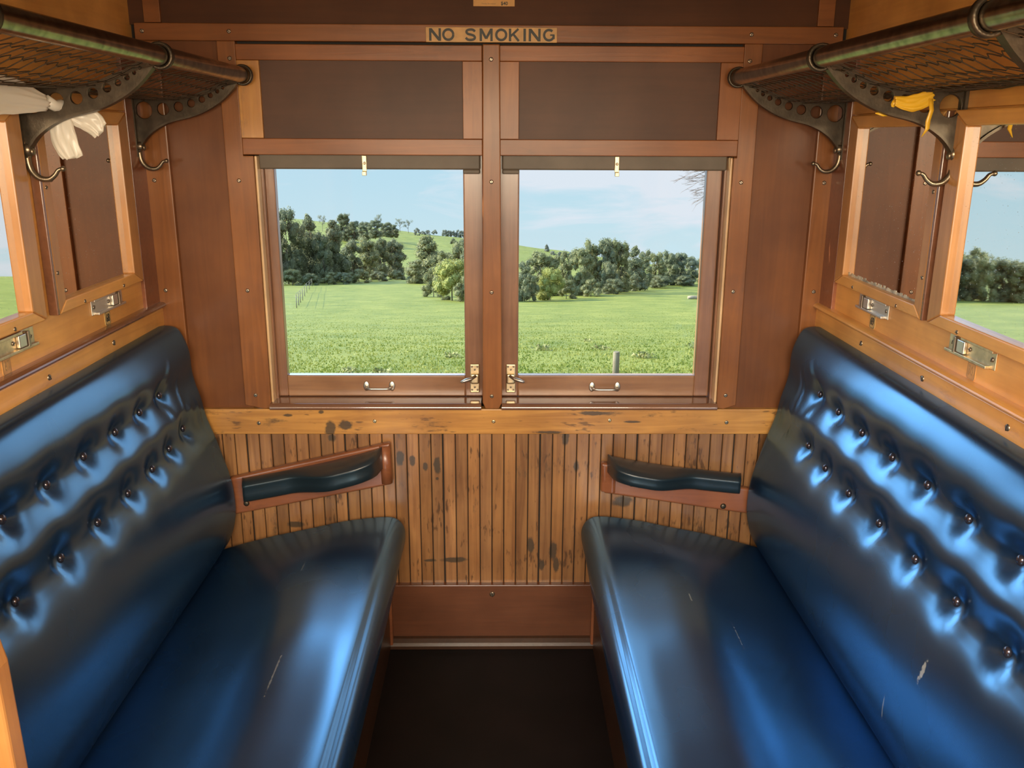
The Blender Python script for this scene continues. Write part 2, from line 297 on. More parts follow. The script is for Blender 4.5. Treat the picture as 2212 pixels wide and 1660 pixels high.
# ------------------------------------------------------------------ mesh helpers
def link(name, me, parent=None, mat=None, loc=None):
    o = bpy.data.objects.new(name, me); COL.objects.link(o)
    if mat is not None and me is not None and not me.materials: me.materials.append(mat)
    if parent: o.parent = parent
    if loc: o.location = loc
    return o
def tag(o, label=None, cat=None, group=None, kind=None):
    if label: o['label'] = label
    if cat: o['category'] = cat
    if group: o['group'] = group
    if kind: o['kind'] = kind
    return o
def empty(name, loc=(0, 0, 0), rz=0, label=None, cat=None, group=None, kind=None):
    o = bpy.data.objects.new(name, None); COL.objects.link(o); o.location = loc; o.rotation_euler = (0, 0, rz); o.empty_display_size = .05
    return tag(o, label, cat, group, kind)
class B:
    def __init__(s): s.bm = bmesh.new(); s.mats = []
    def box(s, x0, x1, y0, y1, z0, z1, mi=0):
        v = [s.bm.verts.new((x, y, z)) for x in (x0, x1) for y in (y0, y1) for z in (z0, z1)]
        for q in ((0, 1, 3, 2), (4, 6, 7, 5), (0, 4, 5, 1), (2, 3, 7, 6), (0, 2, 6, 4), (1, 5, 7, 3)):
            f = s.bm.faces.new([v[i] for i in q]); f.material_index = mi
        return s
    def hexa(s, p, mi=0):      # 8 points: bottom loop of 4, top loop of 4
        v = [s.bm.verts.new(q) for q in p]
        for q in ((0, 3, 2, 1), (4, 5, 6, 7), (0, 1, 5, 4), (1, 2, 6, 5), (2, 3, 7, 6), (3, 0, 4, 7)):
            f = s.bm.faces.new([v[i] for i in q]); f.material_index = mi
        return s
    def prism(s, pts, axis, a, b, mi=0):   # polygon in the two other axes, extruded from a to b along axis
        def mk(p, t):
            c = list(p); c.insert(axis, t); return c
        v0 = [s.bm.verts.new(mk(p, a)) for p in pts]; v1 = [s.bm.verts.new(mk(p, b)) for p in pts]
        n = len(pts); s.bm.faces.new(v0).material_index = mi; s.bm.faces.new(v1[::-1]).material_index = mi
        for i in range(n): s.bm.faces.new((v0[i], v0[(i + 1) % n], v1[(i + 1) % n], v1[i])).material_index = mi
        return s
    def tube(s, path, r, n=10, mi=0, cap=True):
        path = [Vector(p) for p in path]; rs = r if isinstance(r, (list, tuple)) else [r] * len(path); rings = []
        ref = None
        for i, p in enumerate(path):
            t = (path[min(i + 1, len(path) - 1)] - path[max(i - 1, 0)]).normalized()
            if ref is None: ref = t.orthogonal().normalized()
            ref = (ref - t * ref.dot(t)).normalized(); c = t.cross(ref)
            rings.append([s.bm.verts.new(p + (ref * math.cos(2 * PI * k / n) + c * math.sin(2 * PI * k / n)) * rs[i]) for k in range(n)])
        for a, b in zip(rings[:-1], rings[1:]):
            for k in range(n):
                f = s.bm.faces.new((a[k], a[(k + 1) % n], b[(k + 1) % n], b[k])); f.material_index = mi; f.smooth = True
        if cap:
            s.bm.faces.new(rings[0][::-1]).material_index = mi; s.bm.faces.new(rings[-1]).material_index = mi
        return s
    def ball(s, c, r, n=10, sc=(1, 1, 1), mi=0):
        c = Vector(c); rings = []
        top = s.bm.verts.new(c + Vector((0, 0, r * sc[2]))); bot = s.bm.verts.new(c - Vector((0, 0, r * sc[2])))
        for i in range(1, n // 2 + 1):
            a = PI * i / (n // 2 + 1)
            rings.append([s.bm.verts.new(c + Vector((r * sc[0] * math.sin(a) * math.cos(2 * PI * k / n), r * sc[1] * math.sin(a) * math.sin(2 * PI * k / n), r * sc[2] * math.cos(a)))) for k in range(n)])
        for k in range(n):
            s.bm.faces.new((top, rings[0][k], rings[0][(k + 1) % n])).smooth = True
            s.bm.faces.new((bot, rings[-1][(k + 1) % n], rings[-1][k])).smooth = True
            for a, b in zip(rings[:-1], rings[1:]): s.bm.faces.new((a[k], b[k], b[(k + 1) % n], a[(k + 1) % n])).smooth = True
        return s
    def build(s, name, mat, parent=None, bevel=0, seg=2, smooth=False):
        bmesh.ops.recalc_face_normals(s.bm, faces=s.bm.faces)
        me = bpy.data.meshes.new(name); s.bm.to_mesh(me); s.bm.free()
        for q in (mat if isinstance(mat, (list, tuple)) else [mat]): me.materials.append(q)
        if smooth:
            for p in me.polygons: p.use_smooth = True
        o = link(name, me, parent)
        if bevel:
            md = o.modifiers.new('bevel', 'BEVEL'); md.width = bevel; md.segments = seg; md.limit_method = 'ANGLE'; md.angle_limit = .6
        return o
def bar(name, mat, x0, x1, y0, y1, z0, z1, parent=None, bevel=.002): return B().box(x0, x1, y0, y1, z0, z1).build(name, mat, parent, bevel)
def struct(name, mat=None, box=None, bevel=0):
    o = bar(name, mat, *box, bevel=bevel) if box else empty(name)
    o['kind'] = 'structure'; return o

# a slotted screw: domed head with a slot cut, facing -y in its own frame
def screw_mesh():
    b = B(); n = 14; r = .0058
    for i, (rr, d) in enumerate(((r, 0), (r * .95, -.0012), (r * .6, -.0022))):
        pass
    prof = [(r, 0), (r * .93, -.0014), (r * .55, -.0021)]
    rings = [[b.bm.verts.new((q * math.cos(2 * PI * k / n), d, q * math.sin(2 * PI * k / n))) for k in range(n)] for q, d in prof]
    for a, c in zip(rings[:-1], rings[1:]):
        for k in range(n): b.bm.faces.new((a[k], a[(k + 1) % n], c[(k + 1) % n], c[k])).smooth = True
    b.bm.faces.new(rings[-1])
    b.box(-r * .96, r * .96, -.0024, -.0006, -.0008, .0008, mi=1)
    bmesh.ops.recalc_face_normals(b.bm, faces=b.bm.faces)
    me = bpy.data.meshes.new('screw'); b.bm.to_mesh(me); b.bm.free(); me.materials.append(M['screw']); me.materials.append(M['screw_dark']); return me
SCREW = screw_mesh()
SCREW_B = SCREW.copy(); SCREW_B.materials[0] = M['brass']
def screw(parent, x, y, z, face='y', s=1.0, me=None, rot=None):
    o = bpy.data.objects.new('screw', me or SCREW); COL.objects.link(o); o.parent = parent
    o.location = (x, y, z); o.scale = (s, s, s)
    a = R.uniform(0, PI) if rot is None else rot
    base = {'y': Matrix.Identity(3), 'x+': Matrix.Rotation(PI / 2, 3, 'Z'), 'x-': Matrix.Rotation(-PI / 2, 3, 'Z')}[face]   # x+: the head faces +x
    o.rotation_euler = (base @ Matrix.Rotation(a, 3, 'Y')).to_euler()
    return o

def text_mesh(txt, size, depth=.0004, spacing=1.0, bold=0.0, align='CENTER'):
    c = bpy.data.curves.new('lettering', 'FONT'); c.body = txt; c.size = size; c.extrude = depth; c.align_x = align; c.align_y = 'CENTER'
    c.space_character = spacing; c.offset = bold; c.resolution_u = 3
    o = bpy.data.objects.new('tmp', c); COL.objects.link(o); bpy.context.view_layer.update()
    me = bpy.data.meshes.new_from_object(o.evaluated_get(bpy.context.evaluated_depsgraph_get())); bpy.data.objects.remove(o)
    return me
def place_text(name, me, mat, parent, loc, face='y', sx=1, sz=1, roll=0):
    me.materials.clear(); me.materials.append(mat)
    o = bpy.data.objects.new(name, me); COL.objects.link(o); o.parent = parent; o.location = loc; o.scale = (sx, sz, 1)
    base = Matrix.Rotation(PI / 2, 3, 'X')
    if face == 'x+': base = Matrix.Rotation(PI / 2, 3, 'Z') @ base
    if face == 'x-': base = Matrix.Rotation(-PI / 2, 3, 'Z') @ base
    o.rotation_euler = (base @ Matrix.Rotation(roll, 3, 'Z')).to_euler(); return o

XW = .947          # partition planes
YB = -2.75         # corridor-side wall
# ================================================================== STRUCTURE
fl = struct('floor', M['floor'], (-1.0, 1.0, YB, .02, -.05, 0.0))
ce = struct('ceiling', M['ceiling'], (-1.0, 1.0, YB, .06, 2.25, 2.30))
# outer wall with the two window openings
def wall_window():
    w = empty('wall_back'); w['kind'] = 'structure'
    bar('upper_panel', M['panel_top'], -XW, XW, .004, .05, 1.835, 2.25, w, 0)
    for s in (-1, 1):
        bar('side_panel', M['panel'], min(s * .70, s * .89), max(s * .70, s * .89), .004, .05, .78, 1.80, w, 0)
        bar('corner_backing', M['dark_gap'], min(s * .88, s * XW), max(s * .88, s * XW), .012, .05, .78, 1.80, w, 0)
    # side uprights above the picture rail
        bar('upper_upright', M['trim_h'], min(s * .905, s * .862) , max(s * .905, s * .862), -.006, .006, 1.84, 2.25, w, .001)
    # backing of the matchboarding
    bar('board_backing', M['dark_gap'], -XW, XW, .008, .05, 0, .78, w, 0)
    bar('rail_backing', M['dark_gap'], -XW, XW, .0125, .06, 1.785, 1.845, w, 0)
    bar('head_backing', M['dark_gap'], -.72, .72, .085, .10, 1.47, 1.79, w, 0)
    bar('mullion_backing', M['dark_gap'], -.031, .034, .0795, .10, .70, 1.79, w, 0)
    bar('sill_backing', M['dark_gap'], -.72, .72, .05, .095, .70, .786, w, 0)
    # planks: one mesh, each with its own tone
    b = B(); tone = b.bm.loops.layers.float_color.new('tone')
    x = -.9445; i = 0; pitch = .0364
    rr = random.Random(3)
    while x < .94:
        x1 = min(x + pitch - .0026 - (.002 if i % 8 == 5 else 0), .945); n0 = len(b.bm.faces)
        y = rr.uniform(-.0006, .0006); c = .0016
        pts = [(x, .008), (x, y + c), (x + c, y), (x1 - c, y), (x1, y + c), (x1, .008)]
        b.prism(pts, 2, .205, .712); b.bm.faces.ensure_lookup_table()
        t = rr.uniform(.74, 1.15); warm = rr.uniform(-.08, .08)
        if abs(x) > .31: t *= .92; warm -= .03
        if x > .78: t *= .6; warm += .15
        for f in b.bm.faces[n0:]:
            for l in f.loops: l[tone] = (t * (1 + warm * .4), t, t * (1 - warm), 1)
        x += pitch; i += 1
    b.build('wainscot_planks', M['plank'], w)
    return w
wb = wall_window()
# picture rail and sill board
pr = struct('trim_1', M['trim_h'], (-.93, .93, -.014, .012, 1.795, 1.838), .002)
for x in (-.91, -.684, .687, .91): screw(pr, x, -.014, 1.818)
sb = struct('trim_2', M['sill_board'], (-XW, XW, -.014, .02, .706, .784), .003)
for x, z in ((-.684, .741), (-.344, .747), (.006, .746), (.349, .750), (.696, .743)): screw(sb, x, -.014, z, me=SCREW_B if abs(x) < .4 else SCREW)
bb = struct('baseboard_back', M['skirt'], (-.93, .93, -.018, .01, .032, .212), .003); screw(bb, .001, -.018, .181, s=1.5)
bm_ = B(); prof = [(.0, .0), (-.042, .0), (-.042, .012), (-.036, .020), (-.026, .030), (-.018, .034), (0, .034)]
bm_.prism([(p[0], p[1]) for p in prof], 0, -.93, .93); o = bm_.build('trim_3', M['bench_wood'], None, .0015); o['kind'] = 'structure'
# casings of the window pair
def casing(name, s):
    b = B(); a = .645 if s < 0 else .664
    b.prism([(s * .720, .796), (s * .720, 1.795), (s * .672, 1.795), (s * .672, 1.503), (s * a, 1.503), (s * a, .787), (s * (a + .02), .784)][::(-1 if s > 0 else 1)], 1, -.012, .05)
    o = b.build(name, M['trim_v'], None, .0018); o['kind'] = 'structure'
    for z in (1.752, 1.437, 1.134, .826): screw(o, s * .688, -.012, z)
    # the rounded inner lip and the channel the sash runs in
    bar('inner_lip', M['lip'], min(s * a, s * (a - .007)), max(s * a, s * (a - .007)), -.004, .044, .80, 1.503, o, .003)
    bar('channel', M['sash_v'], min(s * (a - .007), s * (a - .013)), max(s * (a - .007), s * (a - .013)), .03, .09, .80, 1.503, o, .001)
    return o
casing('trim_4', -1); casing('trim_5', 1)
b = B()
b.prism([(-.026, .806), (-.022, 1.79), (.024, 1.79), (.031, .806), (.022, .787), (-.017, .787)], 1, -.022, .06)
mu = b.build('trim_6', M['trim_v'], None, .003); mu['kind'] = 'structure'
for z in (1.752, 1.437, 1.132, .826): screw(mu, .001, -.022, z)
for nm, s in (('trim_7', -1), ('trim_8', 1)):
    xi = .872 if s < 0 else .888
    o = struct(nm, M['trim_v'], (min(s * xi, s * (XW - .004)), max(s * xi, s * (XW - .004)), -.012, .012, .78, 1.795), .003)
    for z in (1.437, 1.134): screw(o, s * .918, -.012, z)

# ---- windows
def window(name, s):
    w = empty(name); w['kind'] = 'structure'
    xo, xi = (.672, .023)       # outer and mullion edges of the hood
    X = lambda a: s * a
    def bx(nm, mat, a, b_, y0, y1, z0, z1, bev=.002): return bar(nm, mat, min(X(a), X(b_)), max(X(a), X(b_)), y0, y1, z0, z1, w, bev)
    # panelled hood above the window
    bx('hood_rail', M['hood_h'], xi, xo, -.012, .01, 1.748, 1.788)
    bx('hood_rail', M['hood_h'], xi, xo, -.012, .01, 1.506, 1.549)
    bx('hood_stile', M['hood_v'], xi, .075, -.012, .01, 1.5495, 1.7475, .001)
    bx('hood_stile', M['worn_stile'] if s < 0 else M['hood_v'], .613, xo, -.012, .01, 1.5495, 1.7475, .001)
    bx('hood_panel', M['panel_top'] if 0 else M['hoodp'], .07, .62, .0, .01, 1.54, 1.755, 0)
    # grey bar of the blind
    a0 = .655 if s > 0 else .64
    bx('blind_bar', M['grey_bar'], .03, a0, .022, .05, 1.467, 1.512, .004)
    bx('bar_end', M['grey_bar'], .031, .078, .02, .045, 1.456, 1.468, .003)
    # sash
    gx0, gx1 = (.079, .606)
    a1 = .65 if s > 0 else .634
    sh = B()
    z0, z1 = .806, 1.52
    def bx2(a, b_, c, d): sh.box(min(X(a), X(b_)), max(X(a), X(b_)), .046, .078, c, d)
    bx2(gx1, a1, z0, z1); sh2 = sh.build('sash_stile', M['sash_v'], w, .004)
    sh = B(); bx2(.022, gx0, z0, z1); sh.build('sash_stile', M['sash_v'], w, .004)
    sh = B(); bx2(gx0 - .001, gx1 + .001, z0, .870); sh.build('sash_rail', M['sash_h'], w, .004)
    bx('pane', M['glass'], gx0 - .004, gx1 + .004, .060, .0605, .86, 1.515, 0)
    # rounded sill nosing
    b = B(); pr_ = [(.09, .784), (-.020, .784), (-.026, .785)] + [(-.015 - .014 * math.cos(math.radians(q * 9)), .789 + .014 * math.sin(math.radians(q * 9))) for q in range(11)] + [(.045, .8045), (.09, .806)]
    b.prism(pr_, 0, min(X(.030), X(a1 + .012)), max(X(.030), X(a1 + .012))); so = b.build('window_sill', M['sill'], w)
    for p in so.data.polygons: p.use_smooth = abs(p.normal.x) < .5
    so.data.set_sharp_from_angle(angle=.7)
    # spring catch hanging from the bar
    cx = -.349 if s < 0 else .348
    c = B(); c.box(cx - .006, cx + .006, .016, .021, 1.462, 1.504); c.box(cx - .0055, cx + .0055, .004, .021, 1.451, 1.462)
    k = c.build('blind_catch', M['brass'], w, .001); screw(k, cx, .0155, 1.484, s=.7)
    # pull handle: two oval roses and a bar
    hx, hz = (-.335, .838) if s < 0 else (.338, .836)
    h = B()
    for e in (-.038, .038):
        h.ball((hx + e, .045, hz), .0125, 12, (.75, .25, 1.25))
        h.tube([(hx + e, .046, hz), (hx + e * .96, .032, hz - .001), (hx + e * .93, .026, hz - .003)], [.005, .0045, .005], 8)
    h.tube([(hx - .037, .026, hz - .003), (hx - .02, .0245, hz - .004), (hx + .02, .0245, hz - .004), (hx + .037, .026, hz - .003)], [.0045, .0030, .0030, .0045], 8)
    h.build('pull_handle', M['nickel'], w)
    # budget lock beside the mullion
    lx = -.050 if s < 0 else .057
    l = B(); l.box(lx - .0145, lx + .0145, .040, .046, .818, .906)
    lk = l.build('sash_lock', M['brass'], w, .003)
    for dx, dz in ((-.008, .037), (.008, .037), (0, .028), (0, -.026), (-.008, -.034), (.008, -.034)): screw(lk, lx + dx, .0395, .862 + dz, s=.5)
    l = B(); l.box(lx - .013, lx + .013, .026, .040, .848, .880)
    l.build('bolt_case', M['brass'], lk, .006, 3)
    d = 1 if s > 0 else -1
    l = B(); l.tube([(lx - .004 * d, .028, .874), (lx + .012 * d, .020, .866), (lx + .026 * d, .012, .864), (lx + .040 * d, .008, .860)], [.0045, .0055, .0055, .003], 10)
    l.build('lever', M['nickel'], lk)
    return w
M['hoodp'] = wood('hood_panel', (.088, .034, .015), (.070, .028, .012), rough=.6, axis=0, grain=.5, stain=0, coat=.03, bump=.1)
window('window_1', -1); window('window_2', 1)

# ---- partitions
def partition(s):
    w = empty('wall_left' if s < 0 else 'wall_right'); w['kind'] = 'structure'
    X = lambda a: s * a
    def bx(nm, mat, a, b_, y0, y1, z0, z1, bev=.002): return bar(nm, mat, min(X(a), X(b_)), max(X(a), X(b_)), y0, y1, z0, z1, w, bev)
    bx('wall_panel', M['side'], XW, XW + .04, YB, .08, 0, 2.25, 0)
    bx('corner_upright', M['armboard'], XW - .010, XW + .002, -.105, -.001, 1.10, 1.795, .002)
    bx('mirror_rail', M['side_h'], XW - .006, XW + .002, -2.4, -.09, 1.615, 1.665, .002)
    return w
wl = partition(-1); wr = partition(1)
# ledge above the backrests
for nm, s in (('trim_9', -1), ('trim_10', 1)):
    b = B(); X = lambda a: s * a
    b.prism([(X(XW + .001), 1.034), (X(XW - .016), 1.034), (X(XW - .016), 1.084), (X(XW - .014), 1.0845), (X(XW + .001), 1.088)][::s], 1, -2.4, -.006)
    o = b.build(nm, M['side_h'], None, .0015); o['kind'] = 'structure'
    b = B(); pts = [(X(XW + .001), 1.102)] + [(X(XW - .010 - .017 * math.sin(a)), 1.0935 + .0085 * math.cos(a)) for a in [PI * k / 8 for k in range(9)]] + [(X(XW + .001), 1.085)]
    b.prism(pts[::s], 1, -2.4, -.006); b.build('ledge_moulding', M['moulding'] if s < 0 else M['mould_r'] if 'mould_r' in M else M['side_h'], o, 0)
    for y in ((-.35, -.676, -1.0) if s < 0 else (-.345, -.68, -1.011)): screw(o, X(XW - .016), y, 1.061, 'x+' if s < 0 else 'x-', s=1.15)
# corridor wall behind the camera with its big window opening
wf = empty('wall_front'); wf['kind'] = 'structure'
bar('lower_wall', M['side'], -1, 1, YB - .05, YB, 0, 1.0, wf, 0); bar('upper_wall', M['side'], -1, 1, YB - .05, YB, 2.06, 2.25, wf, 0)
for s in (-1, 1): bar('side_upright', M['side'], min(s * .86, s * 1), max(s * .86, s * 1), YB - .05, YB, 1.0, 2.06, wf, 0)

# unseen doorway head, added to keep corridor light off the upper walls
hd = struct('shade_door_1'); bar('shade_door_head', M['side_h'], -XW, XW, -2.06, -2.0, 1.74, 2.25, hd, 0)

# ================================================================== MIRRORS
def mirror(s, y0, y1, label, worn=False, far=.055, near=.035):
    # frame from y1 (near camera) to y0 (near the window wall)
    w = empty('mirror', (s * XW, (y0 + y1) / 2, 1.4), 0, label, 'mirror')
    def bx(nm, mat, a, b_, ya, yb, z0, z1, bev=.003, p=w):
        o = bar(nm, mat, min(s * a, s * b_), max(s * a, s * b_), ya, yb, z0, z1, p, bev)
        o.location = (-w.location.x, -w.location.y, -w.location.z); return o
    xf = XW - .020
    def piece(nm, pts):   # pts in (y,z)
        b = B(); b.prism(pts, 0, min(s * xf, s * (XW + .001)), max(s * xf, s * (XW + .001)))
        o = b.build(nm, M['side_h'] if 'rail' in nm else M['side_v'], w, .003); o.location = (-w.location.x, -w.location.y, -w.location.z); return o
    zb, zt = 1.181, 1.612; ib, it = 1.208, 1.582
    g = .0006
    r1 = piece('frame_rail', [(y1, zb), (y0, zb), (y0 - far + g, ib), (y1 + near - g, ib)])
    r2 = piece('frame_rail', [(y1, zt), (y1 + near - g, it), (y0 - far + g, it), (y0, zt)])
    s1 = piece('frame_stile', [(y1, zb + .001), (y1 + near, ib), (y1 + near, it), (y1, zt - .001)])
    s2 = piece('frame_stile', [(y0, zb + .001), (y0, zt - .001), (y0 - far, it), (y0 - far, ib)])
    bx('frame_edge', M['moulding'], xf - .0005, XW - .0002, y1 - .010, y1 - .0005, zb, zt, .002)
    f = 'x+' if s < 0 else 'x-'
    for fr, yy, zz in ((s1, y1 + near * .35, 1.27), (s1, y1 + near * .35, 1.45), (r1, y0 - .13, zb + .008), (r1, y1 + .12, zb + .008)):
        screw(fr, s * xf, yy, zz, f, s=.75)
    bx('mirror_glass', M['mirror'], XW - .004, XW - .001, y1 + near - .004, y0 - far + .004, ib - .004, it + .004, 0)
    if worn:
        b = B(); rr = random.Random(5)
        ya, yb = y1 + near, y0 - far
        n = 40
        for i in range(n):   # flaked silver along the near edge and the foot
            za = ib + (it - ib) * i / n; zc = ib + (it - ib) * (i + 1) / n; wd = rr.uniform(.006, .016)
            b.box(min(s * (XW - .0048), s * (XW - .0042)), max(s * (XW - .0048), s * (XW - .0042)), ya - .002, ya + wd, za, zc)
        for i in range(n):
            yc = ya + (yb - ya) * i / n; yd = ya + (yb - ya) * (i + 1) / n; wd = rr.uniform(.004, .010)
            b.box(min(s * (XW - .0048), s * (XW - .0042)), max(s * (XW - .0048), s * (XW - .0042)), yc, yd, ib - .002, ib + wd)
        o = b.build('worn_edge', M['desilver'], w); o.location = (-w.location.x, -w.location.y, -w.location.z); o['label'] = 'flaking silver edge'
    return w
mirror(-1, -.132, -.600, 'framed mirror on the left partition next to the window wall, above plate 68')
mirror(-1, -.655, -1.25, 'framed mirror cut off by the left edge of the picture, reflecting a bright window')
mirror(1, -.132, -.640, 'framed mirror with flaking silver on the right partition, above plate 69', True)
mirror(1, -.670, -1.28, 'framed mirror at the right edge of the picture reflecting sky and trees')

# ticket holders and number plates
def holder(s, yc, z, label, warm):
    w = empty('ticket_holder', (s * XW, yc, z), 0, label, 'ticket holder', None)
    k = -s; ma = M['brass'] if warm else M['nickel']
    def bx(nm, mat, a, b_, ya, yb, z0, z1, bev=.001, p=w): return bar(nm, mat, min(k * a, k * b_), max(k * a, k * b_), ya, yb, z0, z1, p, bev)
    bx('back_plate', ma, 0, .003, -.088, .088, -.019, .019)
    bx('rail', ma, .002, .012, -.088, .030, .014, .020); bx('rail', ma, .002, .012, -.070, .088, -.020, -.014)
    bx('slider', M['nickel'], .003, .011, .016, .044, -.013, .013, .002); bx('stop', M['screw'], .003, .013, .048, .056, -.016, .016, .001)
    for yy in (-.076, .072, .006): screw(w, k * .0035, yy, 0, 'x+' if s < 0 else 'x-', s=.8)
    return w
def plate(s, yc, z, num, label, faded):
    w = empty('number_plate', (s * XW, yc, z), 0, label, 'number plate')
    k = -s; a = .0012
    b = B(); hw, hh, c = .0155, .0175, .004
    pts = [(-hw + c, -hh), (hw - c, -hh), (hw, -hh + c), (hw, hh - c), (hw - c, hh), (-hw + c, hh), (-hw, hh - c), (-hw, -hh + c)]
    b.prism(pts, 0, min(0, k * a), max(0, k * a)); b.build('plate', M['plate_faded'] if faded else M['plate'], w)
    ink = M['faded_ink'] if faded else M['ink']
    b = B(); o2 = [(x * .92, z_ * .92) for x, z_ in pts]; o3 = [(x * .84, z_ * .86) for x, z_ in pts]
    v1 = [b.bm.verts.new((k * (a + .0003), *p)) for p in o2]; v2 = [b.bm.verts.new((k * (a + .0003), *p)) for p in o3]
    for i in range(8): b.bm.faces.new((v1[i], v1[(i + 1) % 8], v2[(i + 1) % 8], v2[i]))
    b.build('border', ink, w)
    place_text('digits', text_mesh(num, .027, bold=.0004), ink, w, (k * (a + .0004), 0, -.0005), 'x+' if s < 0 else 'x-', sx=.72, sz=1)
holder(-1, -.328, 1.160, 'metal ticket holder above number plate 68 on the left partition', False)
holder(-1, -.775, 1.156, 'metal ticket holder cut off by the left edge of the picture', True)
holder(1, -.360, 1.160, 'grey metal ticket holder above number plate 69 on the right partition', False)
holder(1, -.832, 1.160, 'brassy metal ticket holder above faded plate 70 near the right edge', True)
plate(-1, -.333, 1.120, '68', 'small square number plate reading 68 on the left partition', False)
plate(-1, -.800, 1.118, '67', 'very faded number plate 67 at the left edge of the picture', True)
plate(1, -.361, 1.120, '69', 'small square number plate reading 69 on the right partition', False)
plate(1, -.838, 1.120, '70', 'faded number plate reading 70 on the right partition', True)

# ================================================================== SIGNS
w = empty('no_smoking_sign', (.002, -.014, 1.813), 0, 'long yellow enamel sign reading NO SMOKING above the windows', 'sign')
bar('plate', M['sign'], -.172, .172, -.0025, 0, -.0185, .0185, w, .0006)
b = B()
def stroke(pts, wd, y=-.0030):      # a flat brush stroke of constant width, in the plane of the sign
    pts = [Vector(p) for p in pts]; prev = None
    for i_, p in enumerate(pts):
        a_ = pts[max(i_ - 1, 0)]; c_ = pts[min(i_ + 1, len(pts) - 1)]; t = (c_ - a_).normalized(); n = Vector((-t.y, t.x)) * wd / 2
        cur_ = (b.bm.verts.new((p.x - n.x, y, p.y - n.y)), b.bm.verts.new((p.x + n.x, y, p.y + n.y)))
        if prev: b.bm.faces.new((prev[0], prev[1], cur_[1], cur_[0]))
        prev = cur_
H_, W_ = .0155, .0062
def arc(cx, rx, rz, a0, a1, n=22): return [(cx + rx * math.cos(math.radians(a0 + (a1 - a0) * k / n)), rz * math.sin(math.radians(a0 + (a1 - a0) * k / n))) for k in range(n + 1)]
def let(ch, x):
    if ch == 'N': stroke([(x - .0125, -H_), (x - .0125, H_)], W_, -.0030); stroke([(x + .0125, -H_), (x + .0125, H_)], W_, -.0031); stroke([(x - .0115, H_ - .002), (x + .0115, -H_ + .002)], W_ * 1.15, -.0032)
    if ch == 'O': stroke(arc(x, .0130, H_ - .0028, 0, 360, 32), W_)
    if ch == 'S':
        pts = [(x + .0115, .0078), (x + .007, .0118), (x, .0128), (x - .008, .0112), (x - .0108, .0068), (x - .007, .0022), (x + .001, .0002), (x + .0085, -.0025), (x + .0112, -.0070), (x + .008, -.0112), (x, -.0128), (x - .008, -.0116), (x - .0125, -.0072)]
        stroke(catmull(pts, 4), W_)
    if ch == 'M': stroke([(x - .0140, -H_), (x - .0140, H_)], W_, -.0030); stroke([(x + .0140, -H_), (x + .0140, H_)], W_, -.0031); stroke([(x - .0130, H_ - .002), (x, -H_ + .006)], W_, -.0032); stroke([(x + .0130, H_ - .002), (x, -H_ + .006)], W_, -.0033)
    if ch == 'K': stroke([(x - .0110, -H_), (x - .0110, H_)], W_, -.0030); stroke([(x - .009, -.003), (x + .0110, H_ - .0005)], W_ * .9, -.0031); stroke([(x - .003, .0025), (x + .0120, -H_ + .0005)], W_ * .95, -.0032)
    if ch == 'I': stroke([(x, -H_), (x, H_)], W_ * 1.05)
    if ch == 'G': stroke(arc(x, .0128, H_ - .0028, 48, 330, 26), W_, -.0030); stroke([(x + .0120, -.0095), (x + .0120, .0005)], W_, -.0031); stroke([(x + .003, .0002), (x + .0145, .0002)], W_ * .6, -.0032)
def catmull(P, per):
    out = []
    for i in range(len(P) - 1):
        p0 = P[max(i - 1, 0)]; p1 = P[i]; p2 = P[i + 1]; p3 = P[min(i + 2, len(P) - 1)]
        for k in range(per):
            t = k / per
            out.append(tuple(.5 * ((2 * b_) + (-a + c) * t + (2 * a - 5 * b_ + 4 * c - d) * t * t + (-a + 3 * b_ - 3 * c + d) * t ** 3) for a, b_, c, d in zip(p0, p1, p2, p3)))
    out.append(P[-1]); return out
for ch, px_ in (('N', 940.5), ('O', 969), ('S', 1017), ('M', 1050.5), ('O', 1083), ('K', 1111), ('I', 1133.5), ('N', 1155), ('G', 1186)):
    b = B(); let(ch, (px_ - 1062) * .001217); b.build('letter', M['ink'], w)
w = empty('fare_notice', (.0085, .002, 1.915), 0, 'small yellow paper notice ending in $40, cut by the top of the picture', 'notice')
bar('paper', M['sign_paper'], -.054, .054, -.001, .002, -.030, .030, w, 0)
place_text('price', text_mesh('$40', .012, bold=.0002), M['ink'], w, (.027, -.0014, -.0235), 'y')
place_text('small_print', text_mesh('Penalty for misuse', .0062), M['faded_ink'], w, (-.014, -.0014, -.0238), 'y', sx=.8)
place_text('small_print', text_mesh('NO SMOKING', .0105), M['ink'], w, (0, -.0014, .008), 'y')

# ================================================================== BENCHES
PB = [(-.940, 1.036), (-.915, 1.041), (-.885, 1.034), (-.869, 1.005), (-.857, .95), (-.848, .895), (-.836, .83), (-.817, .76), (-.792, .67), (-.770, .585), (-.762, .52), (-.764, .46), (-.782, .395), (-.815, .345), (-.86, .32)]
PS = [(-.90, .325), (-.86, .336), (-.80, .357), (-.74, .375), (-.65, .400), (-.57, .418), (-.50, .433), (-.44, .446), (-.37, .457), (-.325, .462), (-.295, .4605), (-.275, .450), (-.262, .432), (-.257, .408), (-.262, .37), (-.275, .345), (-.31, .335)]
def catmull(P, per):
    out = []
    for i in range(len(P) - 1):
        p0 = P[max(i - 1, 0)]; p1 = P[i]; p2 = P[i + 1]; p3 = P[min(i + 2, len(P) - 1)]
        for k in range(per):
            t = k / per
            out.append(tuple(.5 * ((2 * b) + (-a + c) * t + (2 * a - 5 * b + 4 * c - d) * t * t + (-a + 3 * b - 3 * c + d) * t ** 3) for a, b, c, d in zip(p0, p1, p2, p3)))
    out.append(P[-1]); return out
def sm(a, b, t):
    t = max(0, min(1, (t - a) / (b - a))); return t * t * (3 - 2 * t)
